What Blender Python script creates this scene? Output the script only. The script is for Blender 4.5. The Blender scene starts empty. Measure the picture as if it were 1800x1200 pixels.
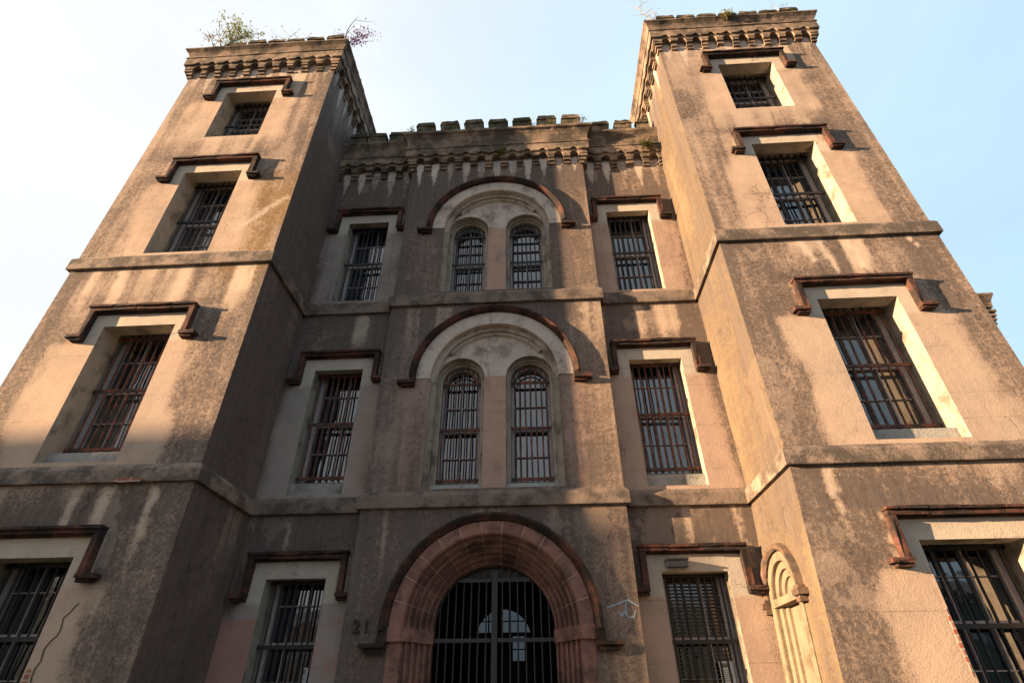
import bpy, bmesh, math, random
import numpy as np
from mathutils import Vector, Matrix
from mathutils.geometry import delaunay_2d_cdt

random.seed(7)
S = bpy.context.scene
COL = S.collection

# ------------------------------------------------------------------ camera
F_PX, YAW, PITCH, ROLL = 935.59, 0.0504, 0.6008, -0.0080
CX, CY, CZ = 0.6602, -9.5, 1.7
fw = Vector((-math.sin(YAW) * math.cos(PITCH), math.cos(YAW) * math.cos(PITCH), math.sin(PITCH)))
rt = Vector((math.cos(YAW), math.sin(YAW), 0)); up = rt.cross(fw)
c_, s_ = math.cos(ROLL), math.sin(ROLL)
r2, u2 = c_ * rt + s_ * up, -s_ * rt + c_ * up
cam = bpy.data.cameras.new('camera'); co = bpy.data.objects.new('camera', cam); COL.objects.link(co)
cam.lens = F_PX / 1800 * 36; cam.sensor_width = 36; cam.clip_end = 3000; cam.clip_start = 0.05
co.matrix_world = Matrix(((r2.x, u2.x, -fw.x, CX), (r2.y, u2.y, -fw.y, CY), (r2.z, u2.z, -fw.z, CZ), (0, 0, 0, 1)))
S.camera = co

# ------------------------------------------------------------------ light
SUNV = Vector((-3.77, -1.0, 0.71)).normalized()          # towards the sun
EL = math.asin(SUNV.z); AZ = math.atan2(SUNV.x, SUNV.y)   # clockwise from +Y
w = bpy.data.worlds.new('World'); S.world = w; w.use_nodes = True
nt = w.node_tree; bg = nt.nodes['Background']
sky = nt.nodes.new('ShaderNodeTexSky'); sky.sky_type = 'NISHITA'; sky.sun_disc = False
sky.sun_elevation = EL; sky.sun_rotation = AZ
sky.air_density = 1.0; sky.dust_density = 2.0; sky.ozone_density = 1.0
bg.inputs[1].default_value = 0.15
# thin bright evening haze over the clear sky: whiter towards the sun, pale blue away from it
g_ = nt.nodes.new('ShaderNodeTexCoord'); dp = nt.nodes.new('ShaderNodeVectorMath'); dp.operation = 'DOT_PRODUCT'
nrm = nt.nodes.new('ShaderNodeVectorMath'); nrm.operation = 'NORMALIZE'; nt.links.new(g_.outputs['Generated'], nrm.inputs[0])
nt.links.new(nrm.outputs[0], dp.inputs[0]); dp.inputs[1].default_value = SUNV
hz = nt.nodes.new('ShaderNodeValToRGB'); mr = nt.nodes.new('ShaderNodeMapRange'); mr.inputs[1].default_value = -1; mr.inputs[2].default_value = 1
nt.links.new(dp.outputs['Value'], mr.inputs[0]); nt.links.new(mr.outputs[0], hz.inputs[0])
cr = hz.color_ramp; cr.elements[0].position = .15; cr.elements[0].color = (.56, .80, 1.0, 1)
e_ = cr.elements.new(.48); e_.color = (.71, .885, 1.0, 1)
e_ = cr.elements.new(.655); e_.color = (.90, .955, 1.0, 1)
cr.elements[-1].position = .86; cr.elements[-1].color = (.985, .99, 1.0, 1)
mx = nt.nodes.new('ShaderNodeMix'); mx.data_type = 'RGBA'; mx.blend_type = 'ADD'; mx.inputs[0].default_value = 1
sc_ = nt.nodes.new('ShaderNodeVectorMath'); sc_.operation = 'SCALE'; nt.links.new(sky.outputs[0], sc_.inputs[0]); sc_.inputs['Scale'].default_value = .03
sh = nt.nodes.new('ShaderNodeVectorMath'); sh.operation = 'SCALE'; nt.links.new(hz.outputs[0], sh.inputs[0]); 
# the added sky brightness is strongest behind the building, weaker overhead and behind the street
d2 = nt.nodes.new('ShaderNodeVectorMath'); d2.operation = 'DOT_PRODUCT'; d2.inputs[1].default_value = Vector((0.05, .92, .1)).normalized(); nt.links.new(nrm.outputs[0], d2.inputs[0])
m2 = nt.nodes.new('ShaderNodeMapRange'); m2.inputs[1].default_value = -.6; m2.inputs[2].default_value = .30; m2.inputs[3].default_value = .95; m2.inputs[4].default_value = 1.36; nt.links.new(d2.outputs['Value'], m2.inputs[0])
wn = nt.nodes.new('ShaderNodeTexNoise'); wn.inputs['Scale'].default_value = 1.7; wn.inputs['Detail'].default_value = 6; wn.inputs['Distortion'].default_value = .6
wmp = nt.nodes.new('ShaderNodeMapping'); wmp.inputs['Scale'].default_value = (1, 1.2, 3.0); nt.links.new(nrm.outputs[0], wmp.inputs[0]); nt.links.new(wmp.outputs[0], wn.inputs['Vector'])
wr = nt.nodes.new('ShaderNodeMapRange'); wr.inputs[1].default_value = .35; wr.inputs[2].default_value = .68; wr.inputs[3].default_value = .95; wr.inputs[4].default_value = 1.07; nt.links.new(wn.outputs['Fac'], wr.inputs[0])
wm = nt.nodes.new('ShaderNodeMath'); wm.operation = 'MULTIPLY'
nt.links.new(m2.outputs[0], wm.inputs[0]); nt.links.new(wr.outputs[0], wm.inputs[1]); nt.links.new(wm.outputs[0], sh.inputs['Scale'])
nt.links.new(sc_.outputs[0], mx.inputs[6]); nt.links.new(sh.outputs[0], mx.inputs[7]); nt.links.new(mx.outputs[2], bg.inputs[0])
sl = bpy.data.lights.new('sun', 'SUN'); so = bpy.data.objects.new('sun', sl); COL.objects.link(so)
sl.energy = 4.6; sl.angle = math.radians(0.55); sl.color = (1.0, 0.67, 0.38)
so.rotation_euler = (-SUNV).to_track_quat('-Z', 'Y').to_euler()
S.view_settings.view_transform = 'Standard'; S.view_settings.look = 'None'
S.view_settings.exposure = 2.30; S.view_settings.gamma = 1.0

# ------------------------------------------------------------------ plan of the place
T, W = -1.644, 0.214                     # tower fronts, wing fronts (entrance bay front is y = 0)
LT = (-8.98, -4.74); RT = (4.42, 8.63)   # tower x ranges
PV = (-2.586, 2.183)                     # entrance bay
BACK = 0.95                              # back of the towers above the roof
ZC, ZP = 16.6, 14.08                     # corbel bottoms: tower, parapet of the main front
TTOP, PTOP = 17.80, 15.48                # cornice edges

# ------------------------------------------------------------------ numpy noise
_rng = np.random.RandomState(3); _P = _rng.rand(256, 256)
def vnoise(x, y):
    xi = np.floor(x).astype(int); yi = np.floor(y).astype(int); fx = x - xi; fy = y - yi
    fx = fx * fx * (3 - 2 * fx); fy = fy * fy * (3 - 2 * fy)
    a = _P[xi % 256, yi % 256]; b = _P[(xi + 1) % 256, yi % 256]; c = _P[xi % 256, (yi + 1) % 256]; d = _P[(xi + 1) % 256, (yi + 1) % 256]
    return (a * (1 - fx) + b * fx) * (1 - fy) + (c * (1 - fx) + d * fx) * fy
def fbm(x, y, o=4):
    s = 0; a = .5; t = 0
    for i in range(o):
        s = s + a * vnoise(x * 2 ** i + 17.3 * i, y * 2 ** i + 5.1 * i); t += a; a *= .5
    return s / t
def sst(a, b, x):
    t = np.clip((x - a) / (b - a), 0, 1); return t * t * (3 - 2 * t)

# ------------------------------------------------------------------ materials
def new_mat(name):
    m = bpy.data.materials.new(name); m.use_nodes = True
    return m, m.node_tree, m.node_tree.nodes['Principled BSDF']
def N(nt, t, **k):
    n = nt.nodes.new(t)
    for a, v in k.items(): setattr(n, a, v)
    return n
def coords(nt, scale):
    tc = N(nt, 'ShaderNodeTexCoord'); mp = N(nt, 'ShaderNodeMapping'); mp.inputs['Scale'].default_value = scale
    nt.links.new(tc.outputs['Object'], mp.inputs['Vector']); return mp.outputs['Vector']
def noise(nt, scale, detail=4, rough=.6, vec=(1, 1, 1)):
    n = N(nt, 'ShaderNodeTexNoise'); n.inputs['Scale'].default_value = scale
    n.inputs['Detail'].default_value = detail; n.inputs['Roughness'].default_value = rough
    nt.links.new(coords(nt, vec), n.inputs['Vector']); return n.outputs['Fac']
def math_(nt, op, a, b=None, c=None, clamp=False):
    n = N(nt, 'ShaderNodeMath', operation=op); n.use_clamp = clamp
    for i, v in enumerate((a, b, c)):
        if v is None: continue
        if isinstance(v, (int, float)): n.inputs[i].default_value = v
        else: nt.links.new(v, n.inputs[i])
    return n.outputs[0]
def mix(nt, f, a, b, mode='MIX'):
    n = N(nt, 'ShaderNodeMix', data_type='RGBA', blend_type=mode)
    if isinstance(f, (int, float)): n.inputs[0].default_value = f
    else: nt.links.new(f, n.inputs[0])
    for i, v in ((6, a), (7, b)):
        if isinstance(v, tuple): n.inputs[i].default_value = (*v, 1) if len(v) == 3 else v
        else: nt.links.new(v, n.inputs[i])
    return n.outputs[2]
def ramp(nt, f, lo, hi):
    n = N(nt, 'ShaderNodeMapRange'); n.inputs[1].default_value = lo; n.inputs[2].default_value = hi
    nt.links.new(f, n.inputs[0]); return n.outputs[0]
def bump(nt, bs, h, strength=.5, dist=.02):
    b = N(nt, 'ShaderNodeBump'); b.inputs['Strength'].default_value = strength; b.inputs['Distance'].default_value = dist
    nt.links.new(h, b.inputs['Height']); nt.links.new(b.outputs[0], bs.inputs['Normal'])

def stucco_mat():
    m, nt, bs = new_mat('weathered_stucco')
    at = N(nt, 'ShaderNodeAttribute', attribute_name='tint'); ad = N(nt, 'ShaderNodeAttribute', attribute_name='dirt_shade')
    ak = N(nt, 'ShaderNodeAttribute', attribute_name='stain')
    big = noise(nt, 1.6, 6, .65); mid = noise(nt, 9, 5, .7); fine = noise(nt, 42, 3, .7); streak = noise(nt, 1.0, 5, .6, (5, 5, .35))
    # a brown film thickens into dark growth; both are broken up by fine speckle, pits and runs of water
    pit = noise(nt, 17, 2, .5); run = noise(nt, 1.0, 6, .7, (9, 9, .22))
    def dev(f, k): return math_(nt, 'MULTIPLY', math_(nt, 'SUBTRACT', f, .5), k)
    def add(*t):
        o = t[0]
        for x in t[1:]: o = math_(nt, 'ADD', o, x)
        return o
    aa = add(ad.outputs['Fac'], dev(mid, .65), dev(fine, 1.1), dev(big, .55), dev(streak, .7), dev(run, .5))
    film = math_(nt, 'MULTIPLY', ramp(nt, aa, .12, .88), .88)
    grow = math_(nt, 'MULTIPLY', ramp(nt, add(aa, dev(pit, 1.1)), .50, .92), .88)
    light = mix(nt, ramp(nt, big, .3, .7), at.outputs['Color'], mix(nt, 1.0, at.outputs['Color'], (.78, .79, .82), 'MULTIPLY'))
    light = mix(nt, ramp(nt, fine, .35, .75), light, mix(nt, 1.0, light, (.84, .82, .80), 'MULTIPLY'))
    filmc = mix(nt, 1.0, at.outputs['Color'], (.49, .45, .44), 'MULTIPLY')
    filmc = mix(nt, ramp(nt, run, .35, .7), filmc, mix(nt, 1.0, filmc, (.74, .74, .75), 'MULTIPLY'))
    darkc = mix(nt, ramp(nt, mid, .3, .7), (.110, .085, .078), (.063, .051, .048))
    darkc = mix(nt, ramp(nt, run, .40, .68), darkc, (.125, .105, .094))
    darkc = mix(nt, ak.outputs['Fac'], darkc, (.17, .105, .05)); filmc = mix(nt, ak.outputs['Fac'], filmc, (.25, .16, .075))
    colr = mix(nt, grow, mix(nt, film, light, filmc), darkc)
    vt = N(nt, 'ShaderNodeTexVoronoi', feature='DISTANCE_TO_EDGE'); vt.inputs['Scale'].default_value = .62
    dn = N(nt, 'ShaderNodeTexNoise'); dn.inputs['Scale'].default_value = 2.2; dn.inputs['Detail'].default_value = 6; dn.inputs['Roughness'].default_value = .7
    base = coords(nt, (1, 1, .75)); nt.links.new(base, dn.inputs['Vector'])
    dm = N(nt, 'ShaderNodeVectorMath', operation='SCALE'); nt.links.new(dn.outputs['Color'], dm.inputs[0]); dm.inputs['Scale'].default_value = .75
    da = N(nt, 'ShaderNodeVectorMath', operation='ADD'); nt.links.new(base, da.inputs[0]); nt.links.new(dm.outputs[0], da.inputs[1]); nt.links.new(da.outputs[0], vt.inputs['Vector'])
    crack = math_(nt, 'MULTIPLY', ramp(nt, vt.outputs['Distance'], .0065, .002), ramp(nt, noise(nt, .9, 3, .5), .50, .60))
    pat = math_(nt, 'MULTIPLY', ramp(nt, noise(nt, .75, 5, .62, (1, 1, .8)), .585, .60), .34)
    colr = mix(nt, pat, colr, mix(nt, 1.0, at.outputs['Color'], (.80, .80, .82), 'MULTIPLY'))
    colr = mix(nt, math_(nt, 'MULTIPLY', crack, .7), colr, (.035, .028, .025))
    # faint scored block joints
    tc = N(nt, 'ShaderNodeTexCoord'); sx = N(nt, 'ShaderNodeSeparateXYZ'); nt.links.new(tc.outputs['Object'], sx.inputs[0])
    fz = math_(nt, 'FRACT', math_(nt, 'DIVIDE', sx.outputs[2], .445))
    line = math_(nt, 'LESS_THAN', fz, .022)
    line = math_(nt, 'MULTIPLY', line, ramp(nt, big, .42, .62))
    colr = mix(nt, math_(nt, 'MULTIPLY', line, .45), colr, (.07, .055, .045))
    nt.links.new(colr, bs.inputs['Base Color']); bs.inputs['Roughness'].default_value = .92; bs.inputs['Specular IOR Level'].default_value = .15
    h = math_(nt, 'ADD', math_(nt, 'MULTIPLY', mid, .7), math_(nt, 'MULTIPLY', fine, .5))
    h = math_(nt, 'SUBTRACT', h, math_(nt, 'MULTIPLY', line, .3))
    bump(nt, bs, h, .42, .02)
    return m
def stone_mat(name, a, b, dark, dk=.5, moss=0, sc=6):
    m, nt, bs = new_mat(name)
    n1 = noise(nt, sc, 6, .65); n2 = noise(nt, 2.2, 5, .65); n3 = noise(nt, 40, 3, .7)
    c = mix(nt, ramp(nt, n1, .3, .7), a, b)
    c = mix(nt, ramp(nt, math_(nt, 'ADD', n2, math_(nt, 'MULTIPLY', math_(nt, 'SUBTRACT', n3, .5), .35)), dk - .07, dk + .09), dark, c)
    if moss:
        g = N(nt, 'ShaderNodeNewGeometry'); sx = N(nt, 'ShaderNodeSeparateXYZ'); nt.links.new(g.outputs['Normal'], sx.inputs[0])
        f = math_(nt, 'MULTIPLY', ramp(nt, n1, .42, .6), moss, clamp=True)
        c = mix(nt, f, c, (.045, .05, .02))
    nt.links.new(c, bs.inputs['Base Color']); bs.inputs['Roughness'].default_value = .9; bs.inputs['Specular IOR Level'].default_value = .2
    bump(nt, bs, math_(nt, 'ADD', n1, math_(nt, 'MULTIPLY', n3, .5)), .6, .02)
    return m
def plain_mat(name, c, rough=.6, metal=0, var=.25, sc=12, spec=.5):
    m, nt, bs = new_mat(name)
    n = noise(nt, sc, 5, .65)
    nt.links.new(mix(nt, ramp(nt, n, .3, .7), c, tuple(v * (1 - var) for v in c)), bs.inputs['Base Color'])
    bs.inputs['Roughness'].default_value = rough; bs.inputs['Metallic'].default_value = metal; bs.inputs['Specular IOR Level'].default_value = spec
    return m
def rust_mat(name, a, b, lo, hi):
    m, nt, bs = new_mat(name)
    n = noise(nt, 7, 5, .7)
    nt.links.new(mix(nt, ramp(nt, n, lo, hi), a, b), bs.inputs['Base Color']); bs.inputs['Roughness'].default_value = .75
    return m
def glass_mat():
    m, nt, bs = new_mat('old_window_glass')
    bs.inputs['Base Color'].default_value = (.008, .012, .02, 1); bs.inputs['Roughness'].default_value = .04
    bs.inputs['IOR'].default_value = 2.4
    n = noise(nt, 2.3, 2, .5); bump(nt, bs, n, .12, .05)
    return m
def brick_mat(name, a, b, mort):
    m, nt, bs = new_mat(name)
    br = N(nt, 'ShaderNodeTexBrick'); br.inputs['Scale'].default_value = 1; br.inputs['Brick Width'].default_value = .23; br.inputs['Row Height'].default_value = .075
    br.inputs['Mortar Size'].default_value = .01; br.inputs['Color1'].default_value = (*a, 1); br.inputs['Color2'].default_value = (*b, 1); br.inputs['Mortar'].default_value = (*mort, 1)
    tc = N(nt, 'ShaderNodeTexCoord'); sx = N(nt, 'ShaderNodeSeparateXYZ'); cb = N(nt, 'ShaderNodeCombineXYZ')
    nt.links.new(tc.outputs['Object'], sx.inputs[0])
    nt.links.new(math_(nt, 'ADD', sx.outputs[0], sx.outputs[1]), cb.inputs[0]); nt.links.new(sx.outputs[2], cb.inputs[1])
    nt.links.new(cb.outputs[0], br.inputs['Vector']); nt.links.new(br.outputs['Color'], bs.inputs['Base Color']); bs.inputs['Roughness'].default_value = .9
    return m
M_ST = stucco_mat()
M_HOOD = stone_mat('red_sandstone_hood', (.135, .056, .042), (.08, .037, .029), (.026, .021, .02), .52)
def island_tone(mat, lo, hi):
    nt = mat.node_tree; bs = nt.nodes['Principled BSDF']; src = bs.inputs['Base Color'].links[0].from_socket
    g = N(nt, 'ShaderNodeNewGeometry'); mr_ = N(nt, 'ShaderNodeMapRange'); mr_.inputs[3].default_value = lo; mr_.inputs[4].default_value = hi
    nt.links.new(g.outputs['Random Per Island'], mr_.inputs[0]); vm = N(nt, 'ShaderNodeVectorMath', operation='SCALE')
    nt.links.new(src, vm.inputs[0]); nt.links.new(mr_.outputs[0], vm.inputs['Scale']); nt.links.new(vm.outputs[0], bs.inputs['Base Color'])
island_tone(M_HOOD, .65, 1.15)
M_DOOR = stone_mat('red_sandstone_arch', (.29, .155, .128), (.20, .105, .088), (.10, .062, .055), .44)
M_JOINT = plain_mat('pale_mortar', (.42, .28, .21), .9)
M_CORN = stone_mat('weathered_cornice', (.26, .19, .145), (.185, .14, .108), (.075, .061, .05), .50, 0)
M_MOSS = stone_mat('mossy_merlon', (.23, .17, .13), (.15, .115, .09), (.05, .045, .03), .5, .6)
M_PALE = stone_mat('pale_plaster', (.50, .44, .395), (.405, .35, .315), (.20, .16, .135), .40)
M_PINK = stone_mat('pink_plaster', (.40, .265, .215), (.34, .23, .19), (.20, .15, .12), .36)
M_REV = stone_mat('cream_plaster', (.36, .315, .26), (.285, .25, .21), (.14, .12, .098), .41)
M_IRON = plain_mat('black_iron', (.022, .021, .022), .5, .3)
M_GATE = plain_mat('grey_iron', (.035, .036, .042), .45, .3)
M_RUST = rust_mat('rusted_iron', (.026, .018, .017), (.17, .048, .023), .42, .62)
M_FRAME = plain_mat('flaking_sash_paint', (.48, .43, .45), .7, 0, .5, 20)
M_GLASS = glass_mat()
M_DUST, _n, _b = new_mat('dusty_window_glass')
_b.inputs['IOR'].default_value = 2.2; _b.inputs['Roughness'].default_value = .12
_n.links.new(mix(_n, ramp(_n, noise(_n, 3.5, 6, .7), .35, .75), (.015, .018, .024), (.09, .09, .09)), _b.inputs['Base Color'])
bump(_n, _b, noise(_n, 2.0, 2, .5), .15, .05)
M_SILL = stone_mat('granite_sill', (.36, .35, .33), (.26, .25, .24), (.16, .16, .15), .42, 0, 30)
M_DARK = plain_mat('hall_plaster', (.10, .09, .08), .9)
M_BRICK = brick_mat('exposed_brick', (.30, .10, .06), (.22, .07, .05), (.35, .30, .26))

# ------------------------------------------------------------------ mesh builder
class MB:
    def __init__(s): s.v = []; s.f = []
    def add(s, vs, fs):
        o = len(s.v); s.v += [tuple(v) for v in vs]; s.f += [tuple(i + o for i in f) for f in fs]
    def box(s, M, u0, u1, v0, v1, n0, n1):
        """u along the wall, v up, n outward"""
        p = [M(u, v, n) for n in (n0, n1) for v in (v0, v1) for u in (u0, u1)]
        s.add(p, [(0, 1, 3, 2), (4, 6, 7, 5), (0, 4, 5, 1), (2, 3, 7, 6), (0, 2, 6, 4), (1, 5, 7, 3)])
    def prism(s, M, poly, n0, n1):
        k = len(poly); p = [M(u, v, n0) for u, v in poly] + [M(u, v, n1) for u, v in poly]
        s.add(p, [tuple(range(k))[::-1], tuple(range(k, 2 * k))] + [(i, (i + 1) % k, k + (i + 1) % k, k + i) for i in range(k)])
    def tube(s, pts, r, k=6, r1=None):
        pts = [Vector(p) for p in pts]; n = len(pts); rings = []
        for i, p in enumerate(pts):
            d = (pts[min(i + 1, n - 1)] - pts[max(i - 1, 0)]).normalized()
            a = d.orthogonal().normalized(); b = d.cross(a)
            rr = r if r1 is None else r + (r1 - r) * i / (n - 1)
            rings.append([p + rr * (math.cos(t) * a + math.sin(t) * b) for t in [2 * math.pi * j / k for j in range(k)]])
        s.add([q for R in rings for q in R], [(i * k + j, i * k + (j + 1) % k, (i + 1) * k + (j + 1) % k, (i + 1) * k + j) for i in range(n - 1) for j in range(k)]
              + [tuple(range(k))[::-1], tuple(range((n - 1) * k, n * k))])
    def arch(s, M, c, zs, prof, zb=None, n=28, closed=False, a0=0, a1=math.pi):
        """sweep a profile [(radius, outward)] round an arch; zb = foot of straight jambs"""
        rows = []
        if zb is not None: rows.append(('L', None))
        for i in range(n + 1): rows.append(('A', math.pi - (a0 + (a1 - a0) * i / n)))
        if zb is not None: rows.append(('R', None))
        vs = []
        for k, a in rows:
            for r, o in prof:
                if k == 'A': vs.append(M(c + r * math.cos(a), zs + r * math.sin(a), o))
                else: vs.append(M(c + (-r if k == 'L' else r), zb, o))
        p = len(prof); fs = []
        for i in range(len(rows) - 1):
            for j in range(p if closed else p - 1):
                fs.append((i * p + j, i * p + (j + 1) % p, (i + 1) * p + (j + 1) % p, (i + 1) * p + j))
        if closed: fs += [tuple(range(p)), tuple(range((len(rows) - 1) * p, len(rows) * p))[::-1]]
        s.add(vs, fs)
    def sweep(s, path, prof, closed=False):
        """horizontal moulding: profile [(outward, z)] along plan polyline; outward = right of travel"""
        n = len(path); P = [Vector((*p, 0)) for p in path]; offs = []
        for i in range(n):
            def nrm(a, b): d = (b - a).normalized(); return Vector((d.y, -d.x, 0))
            n1 = nrm(P[i - 1], P[i]) if (closed or i > 0) else None
            n2 = nrm(P[i], P[(i + 1) % n]) if (closed or i < n - 1) else None
            if n1 is None: o = n2
            elif n2 is None: o = n1
            else: o = (n1 + n2) / (1 + n1.dot(n2))
            offs.append(o)
        p = len(prof); vs = [(P[i].x + offs[i].x * o, P[i].y + offs[i].y * o, z) for i in range(n) for o, z in prof]
        fs = []
        for i in range(n if closed else n - 1):
            j = (i + 1) % n
            fs += [(i * p + k, j * p + k, j * p + (k + 1) % p, i * p + (k + 1) % p) for k in range(p)]
        if not closed: fs += [tuple(range(p)), tuple(range((n - 1) * p, n * p))[::-1]]
        s.add(vs, fs)
    def build(s, name, mat, parent=None, smooth=False, jit=0, sub=0, fixn=True):
        me = bpy.data.meshes.new(name); me.from_pydata(s.v, [], s.f); me.update()
        if fixn or sub:
            bm = bmesh.new(); bm.from_mesh(me); bmesh.ops.remove_doubles(bm, verts=bm.verts, dist=1e-5)
            if sub: bmesh.ops.subdivide_edges(bm, edges=bm.edges, cuts=sub, use_grid_fill=True)
            bmesh.ops.recalc_face_normals(bm, faces=bm.faces)
            if jit:
                for v in bm.verts: v.co += Vector((random.uniform(-jit, jit), random.uniform(-jit, jit), random.uniform(-jit, jit)))
            bm.to_mesh(me); bm.free()
        if smooth: me.polygons.foreach_set('use_smooth', [True] * len(me.polygons))
        me.materials.append(mat)
        o = bpy.data.objects.new(name, me); COL.objects.link(o)
        if parent: o.parent = parent
        return o
def front(Y): return lambda u, v, n: (u, Y - n, v)
def east(X): return lambda u, v, n: (X + n, u, v)
def west(X): return lambda u, v, n: (X - n, u, v)
def tag(o, label=None, cat=None, group=None, kind=None):
    if label: o['label'] = label
    if cat: o['category'] = cat
    if group: o['group'] = group
    if kind: o['kind'] = kind
    return o
def empty(name, loc=(0, 0, 0)):
    o = bpy.data.objects.new(name, None); COL.objects.link(o); o.location = loc; o.empty_display_size = .2; return o

# ------------------------------------------------------------------ ground
def sheet(name, x0, x1, y0, y1, z, mat):
    b = MB(); b.add([(x0, y0, z), (x1, y0, z), (x1, y1, z), (x0, y1, z)], [(0, 1, 2, 3)])
    return tag(b.build(name, mat), kind='structure')
sheet('ground', -900, 900, -900, 900, 0, plain_mat('dark_turf_and_earth', (.055, .06, .04), .95, 0, .4, .8))
sheet('road', -400, 400, -19, -12, .004, plain_mat('worn_asphalt', (.06, .058, .055), .9, 0, .3, 2))
b = MB(); b.box(front(0), -400, 400, 0, .13, 8.6, 11.8); tag(b.build('pavement', plain_mat('concrete_paving', (.19, .185, .18), .9, 0, .3, 3)), kind='structure')
b = MB(); b.box(front(0), -400, 400, 0, .13, 19.2, 22.4); tag(b.build('far_pavement', bpy.data.materials['concrete_paving']), kind='structure')

# ------------------------------------------------------------------ the building
JAIL = tag(empty('prison_building'), 'weathered castle-like stucco prison with two battlemented towers and barred windows', 'building')

RZ = {1: (1.15, 3.55), 2: (5.03, 7.78), 3: (9.71, 12.36), 4: (13.78, 15.80)}      # opening bottoms and tops
TW_L = [(-7.60, -6.19, *RZ[r], r) for r in RZ]; TW_R = [(5.83, 7.25, *RZ[r], r) for r in RZ]
WW_L = [(-4.145, -3.08, *RZ[r], r) for r in (1, 2, 3)]; WW_R = [(2.66, 3.765, *RZ[r], r) for r in (1, 2, 3)]
AC = -.195                                     # centre of the arches
DOOR_R, DOOR_Z = 1.645, 2.76

def arch_loop(c, zs, r, zb, n=40):
    return [(c - r, zb)] + [(c + r * math.cos(math.pi - math.pi * i / n), zs + r * math.sin(math.pi * i / n)) for i in range(n + 1)] + [(c + r, zb)]
def inside(poly, x, y):
    res = np.zeros(x.shape, bool); k = len(poly)
    for i in range(k):
        (x0, y0), (x1, y1) = poly[i], poly[(i + 1) % k]
        if y0 == y1: continue
        cnd = ((y0 > y) != (y1 > y)) & (x < (x1 - x0) * (y - y0) / (y1 - y0) + x0); res ^= cnd
    return res
def wall_sheet(u0, u1, v0, v1, holes, step=.085, fine=None):
    """triangulated wall with holes and enough vertices to carry the weathering"""
    pts = []; eds = []
    def loop(l, seg):
        st = len(pts)
        for i in range(len(l)):
            (a, b), (c, d) = l[i], l[(i + 1) % len(l)]
            k = max(1, int(math.hypot(c - a, d - b) / seg))
            for j in range(k): pts.append((a + (c - a) * j / k, b + (d - b) * j / k))
        m = len(pts) - st
        eds.extend([(st + i, st + (i + 1) % m) for i in range(m)])
    loop([(u0, v0), (u1, v0), (u1, v1), (u0, v1)], step)
    for h in holes: loop(h, step)
    rs = np.random.RandomState(5)
    def grid(a, b, c, d, s):
        for x in np.arange(a + s * .6, b - s * .5, s):
            for y in np.arange(c + s * .6, d - s * .5, s):
                pts.append((x + rs.uniform(-.2, .2) * s, y + rs.uniform(-.2, .2) * s))
    if fine:
        grid(u0, u1, v0, fine[0], step); grid(u0, u1, fine[0], fine[1], .034); grid(u0, u1, fine[1], v1, step)
    else: grid(u0, u1, v0, v1, step)
    V, E, Fc, *_ = delaunay_2d_cdt([Vector(p) for p in pts], eds, [], 0, 1e-6)
    V = np.array([tuple(v) for v in V]); Fc = np.array([tuple(f) for f in Fc if len(f) == 3])
    cen = V[Fc].mean(axis=1); keep = np.ones(len(Fc), bool)
    for h in holes: keep &= ~inside(h, cen[:, 0], cen[:, 1])
    return V, Fc[keep]

PINKT = (.45, .30, .245); TAN = (.455, .355, .285); GREY = (.31, .265, .235); PALE = (.47, .43, .375); OCH = (.20, .155, .105)
def col(n, c): return np.tile(np.array(c, float), (n, 1))
def blend(c, f, to): return c * (1 - f[:, None]) + np.array(to)[None, :] * f[:, None]
def window_wear(x, z, wins, tint, dirt_shade, strip, pale, pink, clean):
    nz = fbm(x * 2.1 + 9, z * .8, 4); n2 = fbm(x * 1.2 + 40, z * .5 + 3, 3)
    for (a, b, c, d, r) in wins:
        dx = np.maximum(a - x, x - b)
        inz = sst(c - .35, c + .05, z) * (1 - sst(d - .42, d - .3, z))
        wdt = strip + (nz - .5) * clean * .9
        cl = (1 - sst(wdt, wdt + .30, dx)) * inz
        dirt_shade = dirt_shade * (1 - (.92 if r < 3 else .62) * cl); tint = blend(tint, cl * pink[1] * sst(.35, .65, n2 + .15), pink[0])
        head = (1 - sst(.32, .36, dx)) * sst(d - .45, d - .35, z) * (1 - sst(d + .33, d + .40, z))
        hd = (head > .4).astype(float) * head
        dirt_shade = np.where(hd > 0, dirt_shade * (1 - hd) + hd * .10 * (nz * 2), dirt_shade); tint = blend(tint, hd, pale)
        over = sst(.95, .3, dx - .1) * sst(d + .4, d + .46, z) * (1 - sst(d + .55, d + 1.0, z))
        dirt_shade = dirt_shade + .28 * over
        side = (1 - sst(.85, 1.05, dx)) * sst(.34, .36, dx) * sst(d - .5, d - .35, z) * (1 - sst(d + .2, d + .4, z))
        dirt_shade = dirt_shade + .12 * side
    return tint, dirt_shade
def ledge_wear(x, z, zl, dirt_shade, tint, amt, light):
    dr = fbm(x * 4.2 + zl, z * .12, 3); k = sst(zl - 1.0, zl - .05, z) * (z < zl)
    d2 = dirt_shade + amt * k
    lt = sst(.60, .70, dr) * sst(zl - .9 - dr, zl - .3, z) * (z < zl) * light
    return d2 * (1 - .9 * lt), blend(tint, lt * .6, (.60, .49, .38))
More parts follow.
